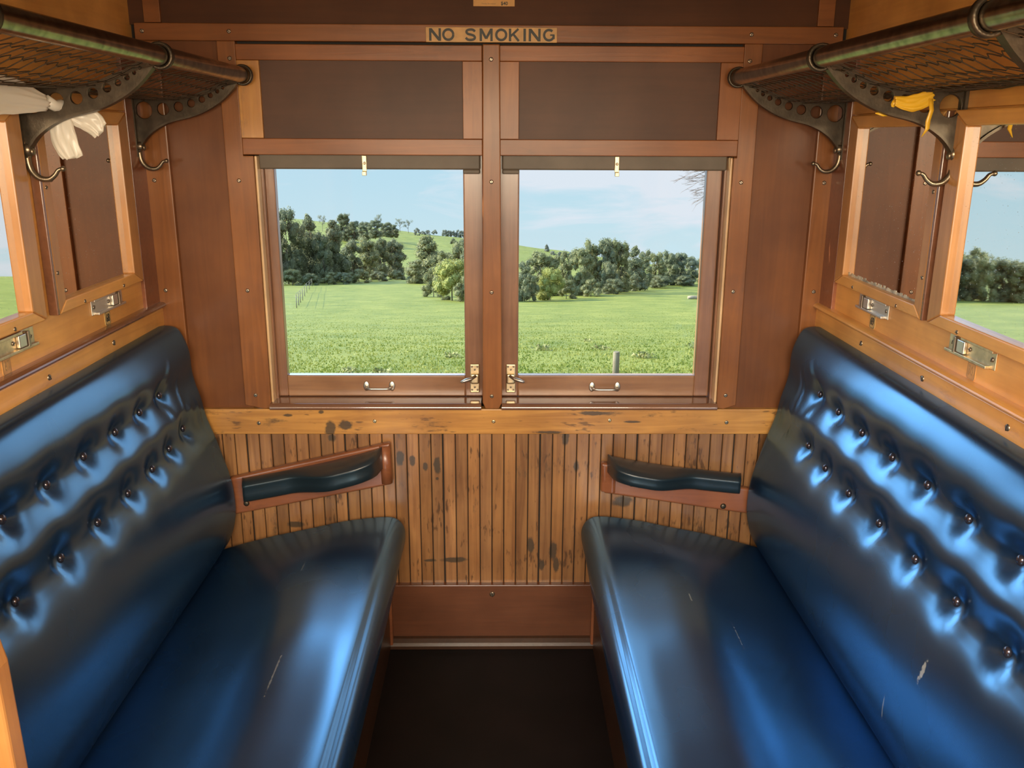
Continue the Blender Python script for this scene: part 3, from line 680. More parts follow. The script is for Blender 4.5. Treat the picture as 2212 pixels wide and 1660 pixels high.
BUTTONS = {-1: [(.901, -.27), (.897, -.404), (.895, -.549), (.895, -.710), (.895, -.870), (.895, -1.032), (.895, -1.194), (.785, -.195), (.770, -.315), (.762, -.440), (.760, -.590), (.760, -.750), (.760, -.915), (.760, -1.083), (.760, -1.245)],
           1: [(.905, -.269), (.899, -.404), (.896, -.556), (.896, -.720), (.898, -.882), (.898, -1.042), (.900, -1.207), (.773, -.301), (.762, -.437), (.760, -.594), (.762, -.764), (.763, -.934), (.763, -1.097), (.765, -1.260)]}
# creases near the window wall: segments (z0,y0,z1,y1,width,height)
CREASE = [(.975, -.20, .915, -.262, .009, .006), (.93, -.15, .82, -.185, .008, .006), (.80, -.19, .86, -.10, .008, .007), (.80, -.19, .72, -.12, .008, .006), (.90, -.28, .80, -.24, .012, .005),
          (.78, -.30, .70, -.24, .012, .004), (.86, -.10, .74, -.075, .010, .006)]
def cushion(prof, s, y0, y1, kind, shift):
    ny = 150; pr = catmull(prof, 5); bm = bmesh.new(); rows = []
    btn = [(z, y) for z, y in BUTTONS[s]]
    N_ = []
    for i in range(len(pr)):
        a = pr[max(i - 1, 0)]; c = pr[min(i + 1, len(pr) - 1)]; t = Vector((c[0] - a[0], c[1] - a[1])).normalized()
        n = Vector((-t.y, t.x)); N_.append(n if kind == 'seat' else n)
    for j in range(ny + 1):
        f = j / ny
        # finer rows near the window end
        y = y0 + (y1 - y0) * (f ** 1.35)
        row = []
        for i, (x, z) in enumerate(pr):
            n = N_[i]; u = i / (len(pr) - 1); d = 0
            e = sm(0, .05, abs(y - y0)); e2 = sm(0, .05, abs(y1 - y))
            edge = math.sqrt(max(0, 1 - (1 - min(1, abs(y - y0) / .035)) ** 2)) * math.sqrt(max(0, 1 - (1 - min(1, abs(y1 - y) / .035)) ** 2))
            d -= (1 - edge) * .030
            if kind == 'back':
                # rolls bulge between the rows of buttons
                for zr in (.897, .762): d -= .010 * math.exp(-((z - zr) / .040) ** 2) * e
                d += .010 * math.exp(-((z - .965) / .05) ** 2) * e + .006 * math.exp(-((z - .829) / .035) ** 2) * e
                for zb_, yb_ in btn:
                    q = (z - zb_) ** 2 + (y - yb_) ** 2
                    if q < .02: d -= .016 * math.exp(-q / .0009) + .006 * math.exp(-q / .0040)
                for (za, ya, zc, yc, wd, h) in CREASE:
                    ab = Vector((zc - za, yc - ya)); ap = Vector((z - za, y - ya)); t = max(0, min(1, ap.dot(ab) / ab.length_squared))
                    q = (ap - ab * t).length; 
                    if q < .05: d += h * (math.exp(-(q / wd) ** 2) - .5 * math.exp(-(q / (wd * 2.2)) ** 2)) * math.sin(PI * min(1, max(0, t * .9 + .05)))
            else:
                d -= .012 * math.exp(-((u - .665) / .030) ** 2) * 0
                # slump of the sprung seat and the faint crease behind the front roll
                d -= .0045 * math.exp(-((x + .288) / .008) ** 2) * sm(.25, .5, abs(y - y0)) * (1 if z > .42 else 0)
                d += .017 * math.exp(-((x + .50) / .10) ** 2) * sm(.02, .30, abs(y - y0))
                d += .0030 * noise.noise(Vector((x * 5, y * 3.5, s * 3.1)))
            d += .0012 * noise.noise(Vector((x * 7, y * 5, z * 7)))
            px, pz = x + n.x * d, z + n.y * d
            row.append(bm.verts.new(((px if s < 0 else -px + shift), y, pz)))
        rows.append(row)
    for a, c in zip(rows[:-1], rows[1:]):
        for i in range(len(pr) - 1):
            bm.faces.new((a[i], a[i + 1], c[i + 1], c[i])).smooth = True
    # close the ends and the hidden back
    for row, fl_ in ((rows[0], 1), (rows[-1], 0)):
        try: bm.faces.new(row if fl_ else row[::-1])
        except Exception: pass
    for a, c in zip(rows[:-1], rows[1:]): bm.faces.new((a[-1], a[0], c[0], c[-1]))
    bmesh.ops.recalc_face_normals(bm, faces=bm.faces)
    me = bpy.data.meshes.new(kind); bm.to_mesh(me); bm.free(); me.materials.append(M['leather']); return me
def surf_x(z):
    pr = catmull(PB, 6)
    for a, c in zip(pr[:-1], pr[1:]):
        if a[1] >= z >= c[1] and a[0] > -.90: return a[0] + (c[0] - a[0]) * (a[1] - z) / max(1e-6, a[1] - c[1])
    return -.85
YE = {-1: -1.42, 1: -1.95}
bbm = B(); bbm.ball((0, 0, 0), .0088, 14, (1, 1, 1.12)); 
BUT = bpy.data.meshes.new('button'); bmesh.ops.recalc_face_normals(bbm.bm, faces=bbm.bm.faces); bbm.bm.to_mesh(BUT); bbm.bm.free(); BUT.materials.append(M['button'])
def bench(s):
    side = 'left' if s < 0 else 'right'
    w = empty('train_bench', (0, 0, 0), 0, 'blue vinyl bench with buttoned backrest along the %s partition' % side, 'bench')
    w.location = (s * .6, -.7, 0); off = (-s * .6, .7, 0)
    sh = .006
    sc = link('seat_cushion', cushion(PS, s, -.030, YE[s], 'seat', .012), w); sc.location = off
    bk = link('backrest', cushion(PB, s, -.022, YE[s], 'back', .004), w); bk.location = off
    for z, y in BUTTONS[s]:
        o = bpy.data.objects.new('button', BUT); COL.objects.link(o); o.parent = bk
        x = surf_x(z) - .020 + .004; o.location = (x if s < 0 else -x + .004, y, z)
        o.scale = (.75, 1, 1)
    # piping along the foot of the backrest
    def bx(nm, mat, a, b_, ya, yb, z0, z1, bev=.003):
        o = bar(nm, mat, min(s * a, s * b_), max(s * a, s * b_), ya, yb, z0, z1, w, bev); o.location = off; return o
    bx('front_board', M['bench_wood'], .318, .345, YE[s], -.022, .0, .345)
    bx('end_board', M['armboard'], .31, .92, -.040, -.019, .0, .32)
    bx('seat_base', M['bench_wood'], .30, .93, YE[s], -.05, .30, .338)
    bx('back_board', M['bench_wood'], .895, .945, YE[s], -.03, .30, 1.028)
    return w
bench(-1); bench(1)
# wooden end panel of the left bench, at the very edge of the picture
b = B(); b.prism([(-.944, 0), (-.628, 0), (-.628, .40), (-.634, .88), (-.66, 1.02), (-.72, 1.09), (-.944, 1.12)][::-1], 1, -1.48, -1.445)
o = b.build('bench_end_panel', M['side_v'], None, .006, 3); tag(o, 'orange varnished wooden end panel at the bottom left corner of the picture', 'panel')

# ================================================================== ARMRESTS
def armrest(s):
    side = 'left' if s < 0 else 'right'
    w = empty('armrest', (s * .53, -.02, .60), 0, 'dark green padded armrest on a sloping wooden board above the %s bench' % side, 'armrest')
    off = (-s * .53, .02, -.60)
    if s < 0: q = [(-.790, .452), (-.296, .553), (-.300, .684), (-.782, .572)]
    else: q = [(.800, .452), (.336, .524), (.327, .621), (.800, .532)]
    b = B(); th = .030
    b.prism(q, 1, -th, -.0008); o = b.build('board', M['armboard'], w, .007, 3); o.location = off
    if s < 0:   # rolled end block
        b = B(); b.tube([(-.313, -.022, .556), (-.317, -.022, .674)], .017, 16); o = b.build('end_roll', M['armboard'], w); o.location = off
    else:
        b = B(); b.prism([(.328, -.0005), (.346, -.0005), (.372, -.034), (.362, -.040), (.33, -.026)], 2, .527, .612); o = b.build('end_roll', M['armboard'], w, .003); o.location = off
    # pad: fiddle-shaped plan (u from the aisle end to the back end), sloping with the board
    A = (-.322, .664) if s < 0 else (.345, .640); Z = (-.740, .566) if s < 0 else (.745, .580)
    nu = 44; top = []; rings = []
    def half(u):   # how far the pad stands out from the board
        return .048 + .066 * sm(.66, .30, u) * math.sqrt(max(0, 1 - ((.20 - u) / .20) ** 2 if u < .20 else 1))
    H = .056 if s < 0 else .044
    b = B()
    for i in range(nu + 1):
        u = i / nu; x = A[0] + (Z[0] - A[0]) * u; zc = A[1] + (Z[1] - A[1]) * u - .006 * math.sin(PI * u)
        d = half(u); e = math.sqrt(max(0.0, 1 - (1 - min(1, u / .05)) ** 2)) if u < .05 else (math.sqrt(max(0.0, 1 - (1 - min(1, (1 - u) / .03)) ** 2)))
        d = max(.006, d * (.35 + .65 * e)); y0 = -.026
        pts = [(y0, zc - H), (y0 - d * .86, zc - H), (y0 - d * .97, zc - H + .006), (y0 - d, zc - H * .55), (y0 - d * .985, zc - .010), (y0 - d - .0016, zc - .006), (y0 - d * .97, zc - .002), (y0 - d * .80, zc + .006), (y0 - d * .45, zc + .011), (y0 - d * .1, zc + .008), (y0, zc + .002)]
        rings.append([b.bm.verts.new((x, p[0], p[1])) for p in pts])
    for a, c in zip(rings[:-1], rings[1:]):
        for k in range(len(a)): b.bm.faces.new((a[k], a[(k + 1) % len(a)], c[(k + 1) % len(a)], c[k])).smooth = True
    b.bm.faces.new(rings[0]); b.bm.faces.new(rings[-1][::-1])
    o = b.build('pad', M['pad'], w); o.location = off
    # bolts below the pad
    for bxp in (((-.385, .590), (-.735, .493)) if s < 0 else ((.42, .555), (.70, .482))):
        b = B(); b.ball((bxp[0], -.031, bxp[1]), .009, 12, (1, .6, 1)); o = b.build('bolt', M['iron'], w); o.location = off
armrest(-1); armrest(1)

# ================================================================== LUGGAGE RACKS
UP = [(-.672, 1.702), (-.700, 1.688), (-.735, 1.671), (-.775, 1.658), (-.82, 1.651), (-.87, 1.649), (-.925, 1.650)]
LO = [(-.940, 1.650), (-.940, 1.512), (-.934, 1.512), (-.925, 1.532), (-.905, 1.556), (-.875, 1.577), (-.84, 1.592), (-.79, 1.604), (-.75, 1.619), (-.71, 1.642), (-.68, 1.668), (-.655, 1.697)]
HOL = [(-.911, 1.619, .0225), (-.861, 1.622, .0165), (-.820, 1.628, .0132), (-.786, 1.637, .0110), (-.757, 1.647, .0092), (-.734, 1.657, .0072), (-.715, 1.667, .0058), (-.700, 1.676, .0045), (-.688, 1.685, .0034)]
def bracket_mesh():
    c = bpy.data.curves.new('bracket', 'CURVE'); c.dimensions = '2D'; c.fill_mode = 'BOTH'; c.extrude = .0035; c.bevel_depth = .0008; c.bevel_resolution = 1
    def spl(pts):
        s_ = c.splines.new('POLY'); s_.points.add(len(pts) - 1)
        for p, q in zip(s_.points, pts): p.co = (q[0], q[1], 0, 1)
        s_.use_cyclic_u = True
    up_ = catmull(UP, 4); lo = catmull(LO[2:], 4)
    spl([(-.662, 1.700)] + up_ + LO[:2] + lo)
    for x, z, r in HOL: spl([(x + r * math.cos(-2 * PI * k / 20), z + r * math.sin(-2 * PI * k / 20)) for k in range(20)])
    o = bpy.data.objects.new('tmp', c); COL.objects.link(o); bpy.context.view_layer.update()
    me = bpy.data.meshes.new_from_object(o.evaluated_get(bpy.context.evaluated_depsgraph_get())); bpy.data.objects.remove(o)
    bm = bmesh.new(); bm.from_mesh(me)
    for v in bm.verts: v.co = Vector((v.co.x, -v.co.z, v.co.y))
    # flanges along the upper and lower edges, collar round the rod
    b = B(); b.bm.free(); b.bm = bm
    def flange(pts, wd, th):
        prev = None
        for i, (x, z) in enumerate(pts):
            a = pts[max(i - 1, 0)]; d = pts[min(i + 1, len(pts) - 1)]; t = Vector((d[0] - a[0], d[1] - a[1])).normalized(); n = Vector((-t.y, t.x)) * th
            ring = [bm.verts.new((x - n.x, -wd, z - n.y)), bm.verts.new((x + n.x, -wd, z + n.y)), bm.verts.new((x + n.x, wd, z + n.y)), bm.verts.new((x - n.x, wd, z - n.y))]
            if prev:
                for k in range(4): bm.faces.new((prev[k], prev[(k + 1) % 4], ring[(k + 1) % 4], ring[k]))
            else: bm.faces.new(ring)
            prev = ring
        bm.faces.new(prev[::-1])
    flange(up_, .009, .0022); flange(lo, .0095, .0028)
    b.box(-.9405, -.934, -.013, .013, 1.50, 1.650)
    # collar ring
    n = 24; ra, rb = .0205, .0265; cx, cz = -.647, 1.708
    r = [[bm.verts.new((cx + q * math.cos(2 * PI * k / n), y, cz + q * math.sin(2 * PI * k / n))) for k in range(n)] for q, y in ((ra, -.007), (rb, -.007), (rb, .007), (ra, .007))]
    for a, d in zip(r, r[1:] + r[:1]):
        for k in range(n): bm.faces.new((a[k], a[(k + 1) % n], d[(k + 1) % n], d[k])).smooth = True
    bmesh.ops.recalc_face_normals(bm, faces=bm.faces)
    bm.to_mesh(me); bm.free(); me.materials.clear(); me.materials.append(M['iron']); return me
BRK = bracket_mesh()
def hook_mesh():
    b = B()
    pts = catmull([(-.940, 1.545), (-.936, 1.520), (-.9345, 1.500), (-.929, 1.484), (-.915, 1.471), (-.897, 1.469), (-.884, 1.477), (-.876, 1.487), (-.868, 1.490)], 4)
    n = len(pts); b.tube([(x, 0, z) for x, z in pts], [.0085 - .0050 * (i / (n - 1)) for i in range(n)], 10)
    b.ball((-.866, 0, 1.490), .0058, 10)
    b.ball((-.931, -.004, 1.527), .0125, 14, (.9, .8, 1)); b.ball((-.918, -.008, 1.524), .0075, 10, (.6, 1, 1.1))
    bmesh.ops.recalc_face_normals(b.bm, faces=b.bm.faces)
    me = bpy.data.meshes.new('coat_hook'); b.bm.to_mesh(me); b.bm.free(); me.materials.append(M['brass']); me.materials[0] = M['iron_b']; return me
M['iron_b'] = plain('worn_iron_hook', (.24, .19, .13), rough=.33, metal=.85, bump=.2, bscale=150)
HOOK = hook_mesh()
def rack(s):
    side = 'left' if s < 0 else 'right'
    w = empty('luggage_rack', (s * .8, -1.0, 1.65), 0, 'wire net luggage rack on pierced iron brackets over the %s bench' % side, 'luggage rack')
    off = Vector((-s * .8, 1.0, -1.65)); yend = -2.2
    b = B(); n = 60
    b.tube([(s * .647, -.045 + (yend + .045) * i / n, 1.708) for i in range(n + 1)], .0195, 20); o = b.build('front_rod', M['rod'], w); o.location = off
    b = B(); b.tube([(s * .930, -.05, 1.653), (s * .930, yend, 1.653)], .007, 10); o = b.build('back_rod', M['iron'], w); o.location = off
    for yb in ((-.05, -.632, -1.26, -1.9) if s < 0 else (-.06, -.682, -1.30, -1.9)):
        o = bpy.data.objects.new('bracket', BRK); COL.objects.link(o); o.parent = w
        h = bpy.data.objects.new('coat_hook', HOOK); COL.objects.link(h); h.parent = o
        o.location = off + Vector((0, yb, 0))
        if s > 0: o.scale = (-1, 1, 1)
    # net: hexagonal wire cells on the curved cradle
    cur = catmull([(-.647, 1.690), (-.672, 1.700), (-.700, 1.690), (-.74, 1.672), (-.79, 1.658), (-.84, 1.653), (-.89, 1.652), (-.932, 1.655)][:1] + [(-.660, 1.690), (-.700, 1.678), (-.74, 1.662), (-.79, 1.650), (-.84, 1.646), (-.89, 1.646), (-.930, 1.650)], 8)
    ln = [0]
    for a, c in zip(cur[:-1], cur[1:]): ln.append(ln[-1] + math.hypot(c[0] - a[0], c[1] - a[1]))
    def at(u):
        u *= ln[-1]
        for i in range(len(ln) - 1):
            if ln[i + 1] >= u or i == len(ln) - 2:
                t = (u - ln[i]) / (ln[i + 1] - ln[i]); return (cur[i][0] + (cur[i + 1][0] - cur[i][0]) * t, cur[i][1] + (cur[i + 1][1] - cur[i][1]) * t)
    rr = random.Random(11 + s); cv = {}
    b = B(); pit = .037; rows_ = 8; ny_ = int((-.06 - yend) / (pit / 4))
    def pt(y, u): x, z = at(min(1, max(0, u))); return Vector((x if s < 0 else -x, y, z - .004 * abs(math.sin(y * 9.5)) * math.sin(PI * min(1, max(0, u)))))
    for j in range(1, rows_):          # crimped wires along the rack
        ph = rr.uniform(-.15, .15)
        b.tube([pt(-.06 - pit / 4 * i + rr.uniform(-.0012, .0012), (j + .17 * (1, .35, -1, -.35)[(i + (2 if j % 2 else 0)) % 4] + ph) / rows_) for i in range(ny_)], .00095, 4, cap=False)
    for i in range(ny_ // 4):          # wires across, hooked over the front rod
        y = -.06 - pit * (i + .0)
        b.tube([pt(y + pit * (.13 * (1 if k % 2 else -1)) + rr.uniform(-.0015, .0015), k / rows_) for k in range(rows_ + 1)], .0011, 4, cap=False)
    # bunched selvedge wires along the wall side
    for k in range(4):
        b.tube([(s * (.905 + .008 * k), -.06 + (yend + .06) * i / 50, 1.646 + .003 * k + rr.uniform(-.004, .004)) for i in range(51)], .0013, 4, cap=False)
    o = b.build('wire_net', M['net'], w); o.location = off
    return w
rack(-1); rack(1)

# plastic bag tied at the left bracket and the yellow tape at the right one
def lobe(b, root, tip, w0, w1, thick, seed, n=34, k=44, fold=.6):
    root = Vector(root); tip = Vector(tip); ax = (tip - root); L_ = ax.length; ax.normalize()
    side = ax.cross(Vector((0, 1, 0))).normalized(); dep = side.cross(ax).normalized(); rings = []
    for i in range(n + 1):
        t = i / n; wd = (w0 + (w1 - w0) * t) * (.34 + .66 * math.sin(PI * min(1, .10 + t * .60)))
        c = root + ax * L_ * t + side * .006 * math.sin(t * 4 + seed)
        ring = []
        for q in range(k):
            a = 2 * PI * q / k; ca, sa = math.cos(a), math.sin(a)
            # gathered folds run lengthwise and fan out towards the tip
            ridge = abs(noise.noise(Vector((ca * 2.6 + seed, sa * .6, t * .9)))) * 1.6 - .3 + .5 * noise.noise(Vector((ca * 3 + seed, sa, t * 2.5)))
            p = c + side * (wd * ca * (1 + .12 * noise.noise(Vector((sa * 2, seed, t * 5))))) + dep * ((1 if sa >= 0 else -1) * (abs(sa) ** .6 * thick * .55 + thick * .9 * fold * ridge * abs(sa) ** .5))
            if t > .9: p += ax * (.010 * noise.noise(Vector((ca * 3.2, seed, 0))) * (t - .9) * 10)
            ring.append(b.bm.verts.new(p))
        rings.append(ring)
    for a, c in zip(rings[:-1], rings[1:]):
        for q in range(k): b.bm.faces.new((a[q], a[(q + 1) % k], c[(q + 1) % k], c[q])).smooth = True
    b.bm.faces.new(rings[0][::-1]); b.bm.faces.new(rings[-1])
b = B()
lobe(b, (-.876, -.612, 1.612), (-.856, -.600, 1.512), .030, .024, .010, 2)
lobe(b, (-.856, -.608, 1.612), (-.800, -.590, 1.563), .028, .022, .010, 5)
lobe(b, (-.874, -.655, 1.620), (-.925, -.86, 1.625), .030, .042, .014, 9)
b.tube([(-.872, -.655, 1.622), (-.862, -.64, 1.612), (-.857, -.628, 1.614), (-.860, -.612, 1.612)], [.012, .011, .011, .014], 12)
o = b.build('plastic_bag', M['bag'], None); tag(o, 'crumpled white plastic bag tied through the near bracket of the left rack', 'plastic bag')
b = B()
def strip(pts, wd):
    prev = None
    for i, (p, wv) in enumerate(pts):
        p = Vector(p); wv = Vector(wv).normalized() * wd[i]
        n = Vector((0, .0006, 0))
        r_ = [b.bm.verts.new(p - wv - n), b.bm.verts.new(p + wv - n), b.bm.verts.new(p + wv + n), b.bm.verts.new(p - wv + n)]
        if prev:
            for k in range(4): b.bm.faces.new((prev[k], prev[(k + 1) % 4], r_[(k + 1) % 4], r_[k])).smooth = True
        else: b.bm.faces.new(r_)
        prev = r_
    b.bm.faces.new(prev[::-1])
lobe(b, (.796, -.693, 1.627), (.868, -.698, 1.632), .0165, .0165, .009, 3, n=26, k=30)
strip([((.862, -.703, 1.632), (1, 0, 0)), ((.865, -.706, 1.610), (1, 0, .1)), ((.861, -.705, 1.590), (1, 0, .1)), ((.862, -.704, 1.575), (1, 0, .2)), ((.853, -.703, 1.560), (1, 0, .5))], [.004, .0042, .0045, .0042, .001])
strip([((.800, -.670, 1.606), (0, 0, 1)), ((.785, -.672, 1.603), (0, 0, 1)), ((.768, -.675, 1.605), (0, 0, 1))], [.006, .004, .001])
b.tube([(.800, -.690, 1.627), (.796, -.680, 1.618), (.798, -.670, 1.607)], [.006, .006, .005], 8)
o = b.build('yellow_tape', M['ribbon'], None); tag(o, 'yellow plastic tape knotted on the near bracket of the right rack', 'tape')

# ================================================================== OUTSIDE
TH = math.atan(545 / 1913) if 0 else math.radians(15.705)
def slope(ypx): return -math.tan(TH + math.atan((ypx - 830) / F_PX))      # height per metre of distance seen at that line
PROF = [(6, 960), (10, 890), (16.5, 815), (24, 765), (42, 712), (70, 668), (87, 647), (108, 633), (142, 615), (190, 602), (235, 565), (300, 530)]
CREST_Y = 400.0
CREST = [(-900, 602), (150, 602), (460, 540), (560, 480), (600, 474), (700, 482), (850, 500), (960, 512), (1060, 524), (1130, 534), (1250, 551), (1400, 572), (1600, 596), (2200, 604), (3200, 604)]
def lerp(T, x):
    if x <= T[0][0]: return T[0][1]
    for (a, b_), (c, d) in zip(T[:-1], T[1:]):
        if x <= c: return b_ + (d - b_) * (x - a) / (c - a)
    return T[-1][1]
def ground(X, D):     # D = distance from the camera plane
    px = 1062 + F_PX / .9627 * X / D * .965
    cy = lerp(CREST, px)
    if D <= 190: y = lerp(PROF, D)
    else:
        t = min(1, (D - 190) / (CREST_Y - 190)); y = 602 + (cy - 602) * (t ** .8)
    z = D * slope(y)
    z += (.10 + D * .002) * noise.noise(Vector((X * .05, D * .05, 0))) + .025 * noise.noise(Vector((X * .6, D * .6, 3)))
    if D > CREST_Y: z = CREST_Y * slope(cy) - (D - CREST_Y) * .6
    return CAM.z + z
def terrain():
    bm = bmesh.new(); Ds = []; d = 4.0
    while d < 190: Ds.append(d); d *= 1.035
    while d < CREST_Y: Ds.append(d); d += 9
    Ds += [CREST_Y, CREST_Y + 15, CREST_Y + 60]
    rows = []; n = 90
    for D in Ds:
        rows.append([bm.verts.new(((k / n) * 1.35 * D * (1 + .0), CAM.y + D, ground((k / n) * 1.35 * D, D))) for k in range(-n, n + 1)])
    for a, c in zip(rows[:-1], rows[1:]):
        for k in range(2 * n): bm.faces.new((a[k], a[k + 1], c[k + 1], c[k])).smooth = True
    bmesh.ops.recalc_face_normals(bm, faces=bm.faces)
    me = bpy.data.meshes.new('ground'); bm.to_mesh(me); bm.free(); me.materials.append(M['grass'])
    o = link('ground', me); o['kind'] = 'structure'
terrain()
def spot(px, D): return (px - 1062) / F_PX * .9627 * D / .965 + CAM.x * 0
def depth_of(ypx):
    T = sorted((y, d) for d, y in PROF[:10]); return lerp(T, ypx)

# near grass: tufts of blades
def grass():
    rr = random.Random(21); bm = bmesh.new(); tl = bm.loops.layers.float_color.new('tone')
    for _ in range(62000):
        D = 12.5 + 75 * rr.random() ** 2.5; X = rr.uniform(-.30, .30) * D
        z = ground(X, D); h = rr.uniform(.02, .065) * (1 if D < 30 else max(.35, 1 - (D - 30) / 60)) * (1 + .7 * noise.noise(Vector((X * 1.3, D * .9, 5)))); a = rr.uniform(0, 2 * PI); wv = Vector((math.cos(a), math.sin(a), 0)) * rr.uniform(.012, .03)
        p = Vector((X, CAM.y + D, z)); lean = Vector((rr.uniform(-.5, .5), rr.uniform(-.5, .5), 0)) * h
        f = bm.faces.new((bm.verts.new(p - wv), bm.verts.new(p + wv), bm.verts.new(p + lean + Vector((0, 0, h)))))
        t = min(1, max(0, .5 + .5 * noise.noise(Vector((X * .8, D * .5, 1))) + rr.uniform(-.35, .35)))
        for l in f.loops: l[tl] = (t, t, t, 1)
    me = bpy.data.meshes.new('grass'); bm.to_mesh(me); bm.free(); me.materials.append(M['blade'])
    o = link('grass', me); tag(o, 'short green pasture grass growing on the field outside', 'grass', kind='stuff')
grass()

def tree_meshes(seed, style):
    rr = random.Random(seed); bm = bmesh.new(); tl = bm.loops.layers.float_color.new('tone'); blobs = []
    # unit tree: height 1, blobs (centre, radius)
    if style == 'cone':
        for k in range(44):
            t = rr.random(); r0 = .27 * (1 - t) ** .75 + .03; a = rr.uniform(0, 2 * PI); q = r0 * rr.uniform(.2, .9)
            blobs.append((Vector((q * math.cos(a), q * math.sin(a), .08 + .86 * t)), r0 * .55 + .02))
    elif style == 'gum':
        for k in range(46):
            t = .07 + .84 * rr.random() ** .9; r0 = .27 * math.sin(PI * min(1, (t + .08) * .86)) ** .7; a = rr.uniform(0, 2 * PI); q = r0 * rr.uniform(.3, 1)
            blobs.append((Vector((q * math.cos(a), q * math.sin(a), t)), rr.uniform(.075, .115)))
        for k in range(12):
            a = rr.uniform(0, 2 * PI); blobs.append((Vector((.16 * math.cos(a), .16 * math.sin(a), rr.uniform(.05, .28))), rr.uniform(.08, .13)))
    elif style == 'open':
        for k in range(15):
            a = rr.uniform(0, 2 * PI); q = rr.uniform(.05, .34); blobs.append((Vector((q * math.cos(a), q * math.sin(a), rr.uniform(.55, .93) - q * .3)), rr.uniform(.06, .11)))
    elif style == 'bush':
        for k in range(26):
            a = rr.uniform(0, 2 * PI); t = rr.random(); q = .42 * math.sqrt(1 - t * t * .85) * rr.uniform(.3, 1); blobs.append((Vector((q * math.cos(a), q * math.sin(a), .04 + .84 * t)), rr.uniform(.12, .17)))
    for c, r in blobs:
        tone = rr.uniform(.15, .75)
        n = int(190 * (r / .1) ** 1.6); 
        if style == 'open': n = int(n * .7)
        for _ in range(n):
            d = Vector((rr.gauss(0, 1), rr.gauss(0, 1), rr.gauss(0, 1))).normalized()
            p = c + Vector((d.x, d.y, d.z * 1.05)) * r * (rr.random() ** .35) * (1 + .25 * noise.noise(d * 2 + c * 9))
            u = Vector((rr.gauss(0, 1), rr.gauss(0, 1), rr.gauss(0, 1))).normalized(); v = u.orthogonal().normalized(); sz = rr.uniform(.007, .017)
            v2 = d.cross(u).normalized() if d.cross(u).length > .1 else v
            f = bm.faces.new((bm.verts.new(p - u * sz), bm.verts.new(p + v2 * sz * .8), bm.verts.new(p + u * sz), bm.verts.new(p - v2 * sz * .8)))
            t = min(1, max(0, tone + rr.uniform(-.3, .3)))
            for l in f.loops: l[tl] = (t, t, t, 1)
    # solid hearts so that the sky does not shine through
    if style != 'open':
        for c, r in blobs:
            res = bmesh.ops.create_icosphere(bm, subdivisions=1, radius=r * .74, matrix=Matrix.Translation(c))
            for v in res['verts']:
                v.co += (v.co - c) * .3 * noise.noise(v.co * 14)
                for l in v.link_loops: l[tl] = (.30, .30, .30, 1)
    me = bpy.data.meshes.new('crown'); bm.to_mesh(me); bm.free()
    b = B(); top = {'open': .9, 'bush': .3}.get(style, .8)
    b.tube([(0, 0, -.03), (.006, 0, .3), (-.004, .004, .55), (.002, 0, top)], [.016, .012, .008, .003], 7)
    if style in ('open', 'gum'):
        for c, r in blobs[:9 if style == 'gum' else 15]:
            h = max(.12, c.z - .22); b.tube([(0, 0, h), (c.x * .5, c.y * .5, (h + c.z) / 2 - .01), tuple(c)], [.007, .005, .002], 5)
    tr = bpy.data.meshes.new('trunk'); bmesh.ops.recalc_face_normals(b.bm, faces=b.bm.faces); b.bm.to_mesh(tr); b.bm.free()
    return me, tr
KIT = {}
for st, n in (('cone', 3), ('gum', 4), ('open', 3), ('bush', 3)):
    KIT[st] = [tree_meshes(100 + 17 * k + len(st), st) for k in range(n)]
VAR = {}
def var(st, k, leaf, bark):
    key = (st, k, leaf, bark)
    if key not in VAR:
        c, t = KIT[st][k]; c = c.copy(); t = t.copy(); c.materials.clear(); t.materials.clear(); c.materials.append(M[leaf]); t.materials.append(M[bark]); VAR[key] = (c, t)
    return VAR[key]
TR = random.Random(5)
def tree(px, top, base, style, leaf, label, wpx=None, D=None, name='tree', cat='tree', group=None, bark='bark_dark'):
    D = D or depth_of(base); X = spot(px, D); h = D * (slope(top) - slope(base)); k = TR.randrange(len(KIT[style]))
    w = empty(name, (X, CAM.y + D, CAM.z + D * slope(base) - .02 * h), TR.uniform(0, 6.28), label, cat, group)
    w.location.z = min(w.location.z, ground(X, D) + .05) if D < 200 else w.location.z
    hh = CAM.z + D * slope(top) - w.location.z
    half = {'cone': .27, 'gum': .30, 'open': .36, 'bush': .46}[style]
    ws = (wpx * D / F_PX) / (2 * half) if wpx else hh
    w.scale = (ws, ws, hh * 1.0)
    c, t = var(style, k, leaf, bark)
    link('crown', c, w); link('trunk', t, w)
    return w
ORD = ['first', 'second', 'third', 'fourth', 'fifth', 'sixth', 'seventh', 'eighth', 'ninth', 'tenth', 'eleventh', 'twelfth', 'thirteenth', 'fourteenth', 'fifteenth', 'sixteenth', 'seventeenth', 'eighteenth']
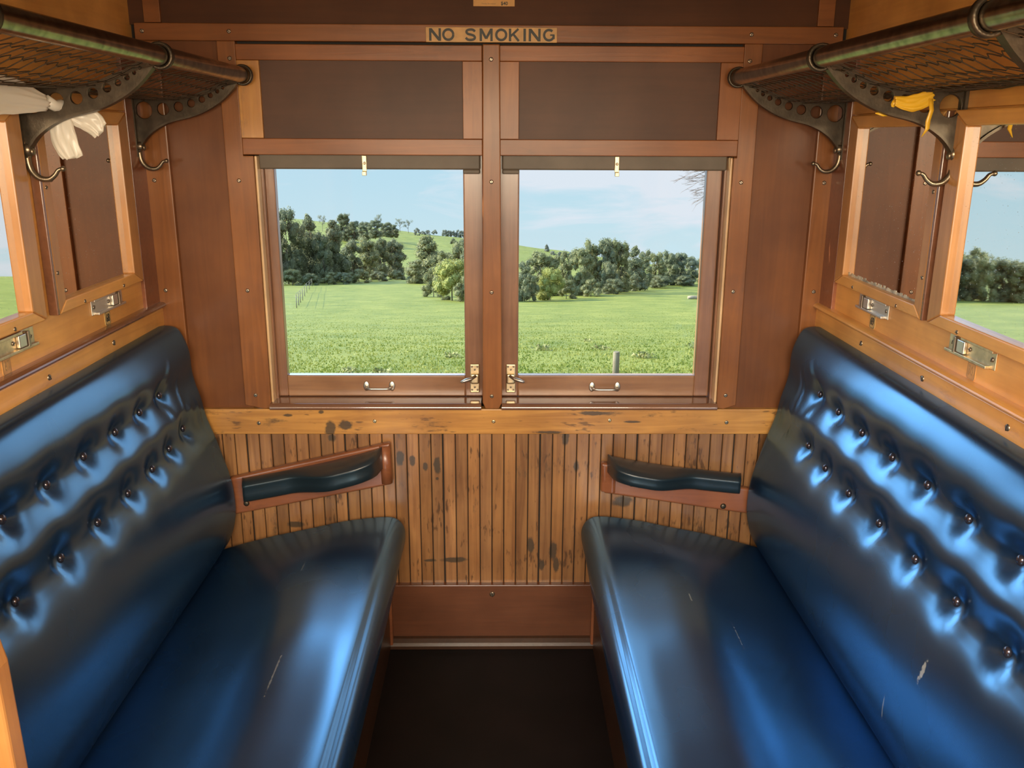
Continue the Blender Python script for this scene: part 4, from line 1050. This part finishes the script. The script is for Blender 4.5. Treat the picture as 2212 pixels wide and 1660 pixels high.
# left window: the dense stand at the left
LT = [(604, 449, 613, 'gum', 'leaf_dark', 62, 'tall dark gum tree partly behind the left jamb of the left window'),
      (628, 476, 612, 'gum', 'leaf_dark', 50, 'dark gum tree just right of the left jamb, lower than its neighbours'),
      (656, 454, 611, 'cone', 'leaf_dark', 66, 'tallest pointed dark tree at the left of the left window'),
      (682, 500, 612, 'gum', 'leaf_dark', 46, 'short dark gum filling the gap between the two tall pointed trees on the left'),
      (705, 468, 610, 'cone', 'leaf_dark', 62, 'second tall pointed dark tree, right of the tallest one in the left window'),
      (742, 518, 608, 'gum', 'leaf_dark', 54, 'rounded dark tree right of the two tall pointed ones in the left window'),
      (775, 512, 606, 'gum', 'leaf_olive', 60, 'grey olive gum with pale stems in the middle of the left stand'),
      (805, 512, 604, 'gum', 'leaf_dark', 40, 'narrow dark gum behind two rounder ones in the left stand'),
      (834, 516, 603, 'gum', 'leaf_dark', 56, 'rounded dark tree ending the left stand before the gap with the lane of grass')]
for px, t, bb_, st, lf, wp, lb in LT: tree(px, t, bb_, st, lf, lb, wp)
# understorey of the left stand
for i, (px, t, bb_, wp) in enumerate([(612, 580, 616, 50), (650, 590, 616, 40), (690, 586, 614, 46), (722, 588, 614, 44), (756, 580, 612, 50), (800, 586, 609, 44), (840, 584, 606, 40)]):
    tree(px, t, bb_, 'bush', 'leaf_dark' if i % 2 else 'leaf_olive', 'low shrub under the left window stand, %s from the left' % ORD[i], wp, name='shrub', cat='shrub', group='shrubs under the left stand of trees')
# right part of the left window
RT = [(905, 503, 612, 'cone', 'leaf_olive', 84, 'olive pointed tree standing alone right of the lane of grass, left window'),
      (880, 560, 614, 'gum', 'leaf_olive', 52, 'small olive tree at the left foot of the lone pointed tree'),
      (945, 540, 618, 'gum', 'leaf_olive', 52, 'loose olive gum right behind the lone pointed tree'),
      (975, 522, 630, 'gum', 'leaf_olive', 60, 'tall olive gum beside the inner stile of the left window'),
      (996, 510, 632, 'gum', 'leaf_dark', 46, 'dark gum half hidden by the inner stile of the left window'),
      (1030, 515, 634, 'gum', 'leaf_dark', 60, 'dark gum hidden behind the centre mullion')]
for px, t, bb_, st, lf, wp, lb in RT: tree(px, t, bb_, st, lf, lb, wp)
for px, t, bb_, wp, lf, lb in ((918, 572, 640, 56, 'leaf_olive', 'olive bush at the left end of the clump in front of the left window trees'),
                           (958, 552, 648, 96, 'leaf_green', 'big yellow green bush at the front right of the left window'),
                           (1004, 572, 650, 62, 'leaf_green', 'green bush cut by the inner stile of the left window'),
                           (988, 590, 652, 60, 'leaf_olive', 'low olive bush in front of the big yellow green bush'),
                           (936, 600, 646, 44, 'leaf_olive', 'low bush at the left foot of the big yellow green bush')):
    tree(px, t, bb_, 'bush', lf, lb, wp, name='bush', cat='bush')
# trees on the hill behind
HL = [(728, 462, 520, 'gum', 34), (750, 478, 520, 'gum', 36), (772, 480, 522, 'gum', 34), (795, 476, 516, 'gum', 36), (802, 459, 500, 'open', 22), (818, 480, 512, 'gum', 34), (833, 484, 514, 'gum', 30), (614, 456, 500, 'open', 24), (683, 463, 500, 'open', 22), (735, 460, 490, 'open', 18)]
for i, (px, t, bb_, st, wp) in enumerate(HL):
    tree(px, t, bb_, st, 'leaf_grey' if st == 'open' else 'leaf_dark', 'hillside tree above the left stand, %s from the left' % ORD[sorted(range(len(HL)), key=lambda q: HL[q][0]).index(i)], wp, D=330 + TR.uniform(-25, 25), group='trees on the hillside')
tree(848, 470, 501, 'open', 'leaf_grey', 'left one of the two lone gum trees on the green crest', 27, D=392)
tree(866, 474, 503, 'open', 'leaf_grey', 'right one of the two lone gum trees on the green crest', 24, D=392)
tree(884, 492, 509, 'bush', 'leaf_grey', 'small round tree on the crest right of the two lone gums', 15, D=385)
for i, (px, t) in enumerate([(895, 499), (907, 497), (921, 496)]):
    tree(px, t, 507, 'bush', 'leaf_grey', 'tiny skyline tree right of the crest gums, %s from the left' % ORD[i], 15, D=398, group='tiny trees on the skyline')
for i, px in enumerate(range(944, 1040, 9)):
    tree(px, 495 + (i % 3) * 1.5 + max(0, i - 5), 515 + i * .6, 'bush', 'leaf_grey', 'grey tree in the far wood on the left window skyline', 15, D=405, group='far wood on the skyline')
for i, (px, t, bb_, wp) in enumerate([(965, 514, 530, 22), (982, 516, 534, 22), (997, 520, 538, 18)]):
    tree(px, t, bb_, 'bush', 'leaf_dark', 'dark tree below the far wood, %s from the left' % ORD[i], wp, D=300, group='trees below the far wood')
# right window
RW = [(1116, 560, 648, 'gum', 'leaf_dark', 46, 'dark tree at the left edge of the right window, behind the inner stile'),
      (1150, 541, 640, 'gum', 'leaf_olive', 58, 'olive gum at the left of the right window behind the green bush'),
      (1178, 548, 640, 'gum', 'leaf_olive', 46, 'loose olive gum left of the pale tree in the right window'),
      (1206, 540, 636, 'gum', 'leaf_olive', 42, 'greyish gum directly left of the pale branched tree'),
      (1238, 534, 640, 'gum', 'leaf_olive', 56, 'pale gum with white bare branches in the right window'),
      (1258, 516, 634, 'gum', 'leaf_olive', 50, 'tall gum right behind the pale branched one'),
      (1290, 512, 634, 'gum', 'leaf_dark', 54, 'tallest gum in the middle of the right window'),
      (1304, 514, 632, 'gum', 'leaf_olive', 46, 'tall gum hugging the right side of the tallest one in the right window'),
      (1326, 520, 632, 'gum', 'leaf_olive', 48, 'tall gum with a rounded head right of the tallest pair'),
      (1352, 524, 628, 'cone', 'leaf_dark', 56, 'pointed dark gum in the middle right of the right window'),
      (1376, 538, 622, 'gum', 'leaf_dark', 42, 'dark tree right of the pointed one in the right window'),
      (1402, 543, 618, 'gum', 'leaf_olive', 46, 'first of the shorter trees where the row drops in the right window'),
      (1430, 540, 616, 'gum', 'leaf_dark', 46, 'rounded dark tree in the shorter part of the row, right window'),
      (1454, 544, 615, 'gum', 'leaf_dark', 44, 'dark tree third along the shorter part of the row, right window'),
      (1476, 552, 614, 'gum', 'leaf_dark', 38, 'low dark tree ending the row before the gap of sky, right window'),
      (1508, 550, 612, 'gum', 'leaf_olive', 44, 'olive tree right of the gap of sky at the edge of the right window'),
      (1536, 548, 611, 'gum', 'leaf_olive', 46, 'tree hidden by the outer stile of the right window')]
for px, t, bb_, st, lf, wp, lb in RW: tree(px, t, bb_, st, lf, lb, wp, bark='bark' if 'pale' in lb or 'tallest' in lb else 'bark_dark')
for px, t, bb_, wp, lf, lb in ((1172, 572, 647, 66, 'leaf_green', 'dense green bush at the left of the right window'),
                           (1128, 586, 650, 44, 'leaf_dark', 'dark bush beside the inner stile of the right window'),
                           (1208, 600, 645, 46, 'leaf_olive', 'low olive bush right of the dense green one'),
                           (1262, 600, 642, 50, 'leaf_olive', 'low bush at the foot of the pale branched tree'),
                           (1312, 598, 638, 50, 'leaf_dark', 'dark bush at the foot of the tallest gums'),
                           (1362, 590, 630, 46, 'leaf_dark', 'dark bush at the foot of the pointed gum'),
                           (1412, 592, 620, 50, 'leaf_dark', 'low dark bush under the shorter row, left one'),
                           (1466, 592, 617, 50, 'leaf_dark', 'low dark bush under the shorter row, right one'),
                           (1300, 560, 636, 50, 'leaf_dark', 'mid height dark shrub in front of the tallest gum')):
    tree(px, t, bb_, 'bush', lf, lb, wp, name='bush', cat='bush')
tree(1163, 526, 545, 'cone', 'leaf_grey', 'lone pointed tree on the green crest in the right window', 11, D=380)
for i, px in enumerate((1176, 1190, 1204, 1216, 1228)):
    tree(px, 541 + i, 556, 'bush', 'leaf_grey', 'small hedge tree on the right window crest, %s from the left' % ORD[i], 15, D=360, group='hedge on the crest')
# trees further left and right of the windows, met in the mirrors and from a step aside
i = 0
for px, t, bb_, st, lf in ((95, 545, 646, 'gum', 'leaf_olive'), (60, 530, 645, 'gum', 'leaf_olive'), (18, 542, 648, 'open', 'leaf_olive'), (-25, 560, 650, 'gum', 'leaf_olive'), (-70, 565, 652, 'bush', 'leaf_green'), (-120, 550, 650, 'gum', 'leaf_dark'), (-180, 560, 650, 'gum', 'leaf_dark'),
                           (140, 520, 640, 'gum', 'leaf_dark'), (200, 505, 634, 'gum', 'leaf_olive'), (260, 490, 628, 'cone', 'leaf_dark'), (330, 485, 622, 'gum', 'leaf_dark'), (400, 470, 618, 'gum', 'leaf_dark'), (460, 465, 616, 'cone', 'leaf_dark'), (520, 455, 614, 'gum', 'leaf_dark'), (560, 460, 614, 'gum', 'leaf_dark'),
                           (78, 548, 648, 'gum', 'leaf_dark'), (38, 552, 650, 'bush', 'leaf_olive'), (-4, 555, 650, 'gum', 'leaf_dark'), (-48, 566, 652, 'gum', 'leaf_olive'), (-95, 560, 650, 'gum', 'leaf_dark'), (-150, 556, 650, 'gum', 'leaf_olive'), (112, 552, 648, 'bush', 'leaf_dark'), (1580, 545, 611, 'gum', 'leaf_dark'), (1640, 540, 611, 'gum', 'leaf_olive'), (1710, 548, 611, 'gum', 'leaf_dark')):
    tree(px, t, bb_, st, lf, 'tree of the tree line %s' % ('seen in the right hand mirror' if px < 140 else 'outside the window frames, hidden by the carriage wall'), 66 if px < 140 else 74, group='trees outside the window frames', bark='bark'); i += 1

# bare twigs hanging into the top right corner of the right window
def twigs():
    rr = random.Random(4); b = B(); D = 16.0; X0 = spot(1575, D)
    z0 = CAM.z + D * slope(362)
    def grow(p, d, l, r, lev):
        q = p + d * l; mid = p + d * l * .5 + Vector((rr.uniform(-1, 1), 0, rr.uniform(-1, 1))) * l * .08
        b.tube([p, mid, q], [r, r * .85, r * .6], 5, cap=False)
        if lev == 0: return
        for _ in range(3): grow(p + d * l * rr.uniform(.4, 1), (d + Vector((rr.uniform(-.6, .3), rr.uniform(-.3, .3), rr.uniform(-.5, .45)))).normalized(), l * rr.uniform(.45, .75), r * .6, lev - 1)
    X1 = spot(1618, D)
    base = Vector((X1, CAM.y + D, ground(X1, D) - .1))
    b.tube([base, base + Vector((.1, 0, 2.2)), Vector((X1 - .1, CAM.y + D, z0 + .3)), Vector((X1 - .2, CAM.y + D, z0 + 2.2))], [.12, .10, .07, .03], 8)
    for z, l in ((.12, .62), (-.04, .66), (.30, .62), (-.16, .6), (-.30, .6), (.02, .7)):
        grow(Vector((X1 - .12, CAM.y + D, z0 + z)), Vector((-1, 0, rr.uniform(-.12, .12))).normalized(), l, .012, 4)
    o = b.build('bare_tree', M['twig'], None); tag(o, 'bare branches of a leafless tree at the top right corner of the right window', 'tree')
M['twig'] = plain('bare_twig', (.16, .10, .07), rough=.8)
twigs()

# fence post, wire fence, trough, weeds
D = 16.5; X = spot(1325, D)
b = B(); zg = ground(X, D); zt = CAM.z + D * slope(760); b.tube([(0, 0, zg - .3), (0, 0, (zg + zt) / 2), (0, 0, zt - .01), (0, 0, zt)], [.066, .064, .062, .055], 14)
for v in b.bm.verts: v.co += Vector((X, CAM.y + D, 0))
o = b.build('fence_post', M['post'], None); tag(o, 'weathered round timber post in the grass below the right window', 'post')
FP = [(618, 668), (623, 662), (627, 655), (632, 650), (637, 641), (642, 634), (648, 628), (654, 622)]
prev = None
for i, (px, yb) in enumerate(FP):
    D = depth_of(yb); X = spot(px, D); z = ground(X, D); b = B(); b.tube([(0, 0, -.2), (0, 0, 1.1)], .035, 6)
    o = b.build('fence_stake', M['wire'], None); o.location = (X, CAM.y + D, z)
    tag(o, 'thin fence stake in the left window, %s from the near end' % ORD[i], 'stake', 'stakes of the wire fence')
b = B()
for h in (.4, .8, 1.15):
    pts = []
    for px, yb in FP:
        D = depth_of(yb); X = spot(px, D); pts.append((X, CAM.y + D, ground(X, D) + h))
    b.tube(pts, .012, 4, cap=False)
o = b.build('fence_wire', M['wire'], None); tag(o, 'thin strands of wire strung between the stakes at the left of the left window', 'fence wire')
D = depth_of(646); X = spot(1489, D); z = ground(X, D)
b = B(); b.tube([(-.65, 0, .16), (-.3, .02, .18), (.2, 0, .17), (.62, .03, .13)], [.14, .19, .18, .10], 10); b.tube([(-.2, 0, .1), (-.2, 0, .36)], .06, 6)
o = b.build('fallen_log', M['log'], None); o.location = (X, CAM.y + D, z); tag(o, 'pale log lying in the grass near the right edge of the right window', 'log')
def weed(px, y, size, seed, lab):
    rr = random.Random(seed); D = depth_of(y); X = spot(px, D); bm = bmesh.new(); tl = bm.loops.layers.float_color.new('tone')
    for _ in range(46):
        a = rr.uniform(0, 2 * PI); d = Vector((math.cos(a), math.sin(a), 0)); rad = rr.uniform(0, .5) * size; p = d * rad; l = rr.uniform(.3, .6) * size; si = Vector((-d.y, d.x, 0)) * l * .14
        tip = p + d * l * .9 + Vector((0, 0, rr.uniform(.05, .30) * size)); mid = p + d * l * .45 + Vector((0, 0, rr.uniform(.18, .38) * size))
        v = [bm.verts.new(q) for q in (p, mid - si, tip, mid + si)]; f = bm.faces.new(v); t = rr.random()
        for lo_ in f.loops: lo_[tl] = (t, t, t, 1)
    me = bpy.data.meshes.new('weed'); bm.to_mesh(me); bm.free(); me.materials.append(M['weed'])
    o = link('weed', me, loc=(X, CAM.y + D, ground(X, D))); tag(o, lab, 'weed')
weed(1156, 762, .42, 1, 'leafy weed clump at the left of the field in the right window')
weed(1290, 762, .36, 2, 'leafy weed clump left of the fence post')
weed(1384, 778, .42, 3, 'dark leafy weed clump right of the fence post')
weed(1497, 760, .40, 4, 'yellowish weed clump at the right edge of the right window')
weed(1258, 744, .26, 5, 'small weed above and left of the fence post')
weed(955, 774, .34, 6, 'small dry weed at the right of the field in the left window')
weed(730, 806, .34, 7, 'leafy weed touching the bottom rail of the left window, left one')
weed(800, 808, .34, 8, 'leafy weed touching the bottom rail of the left window, right one')
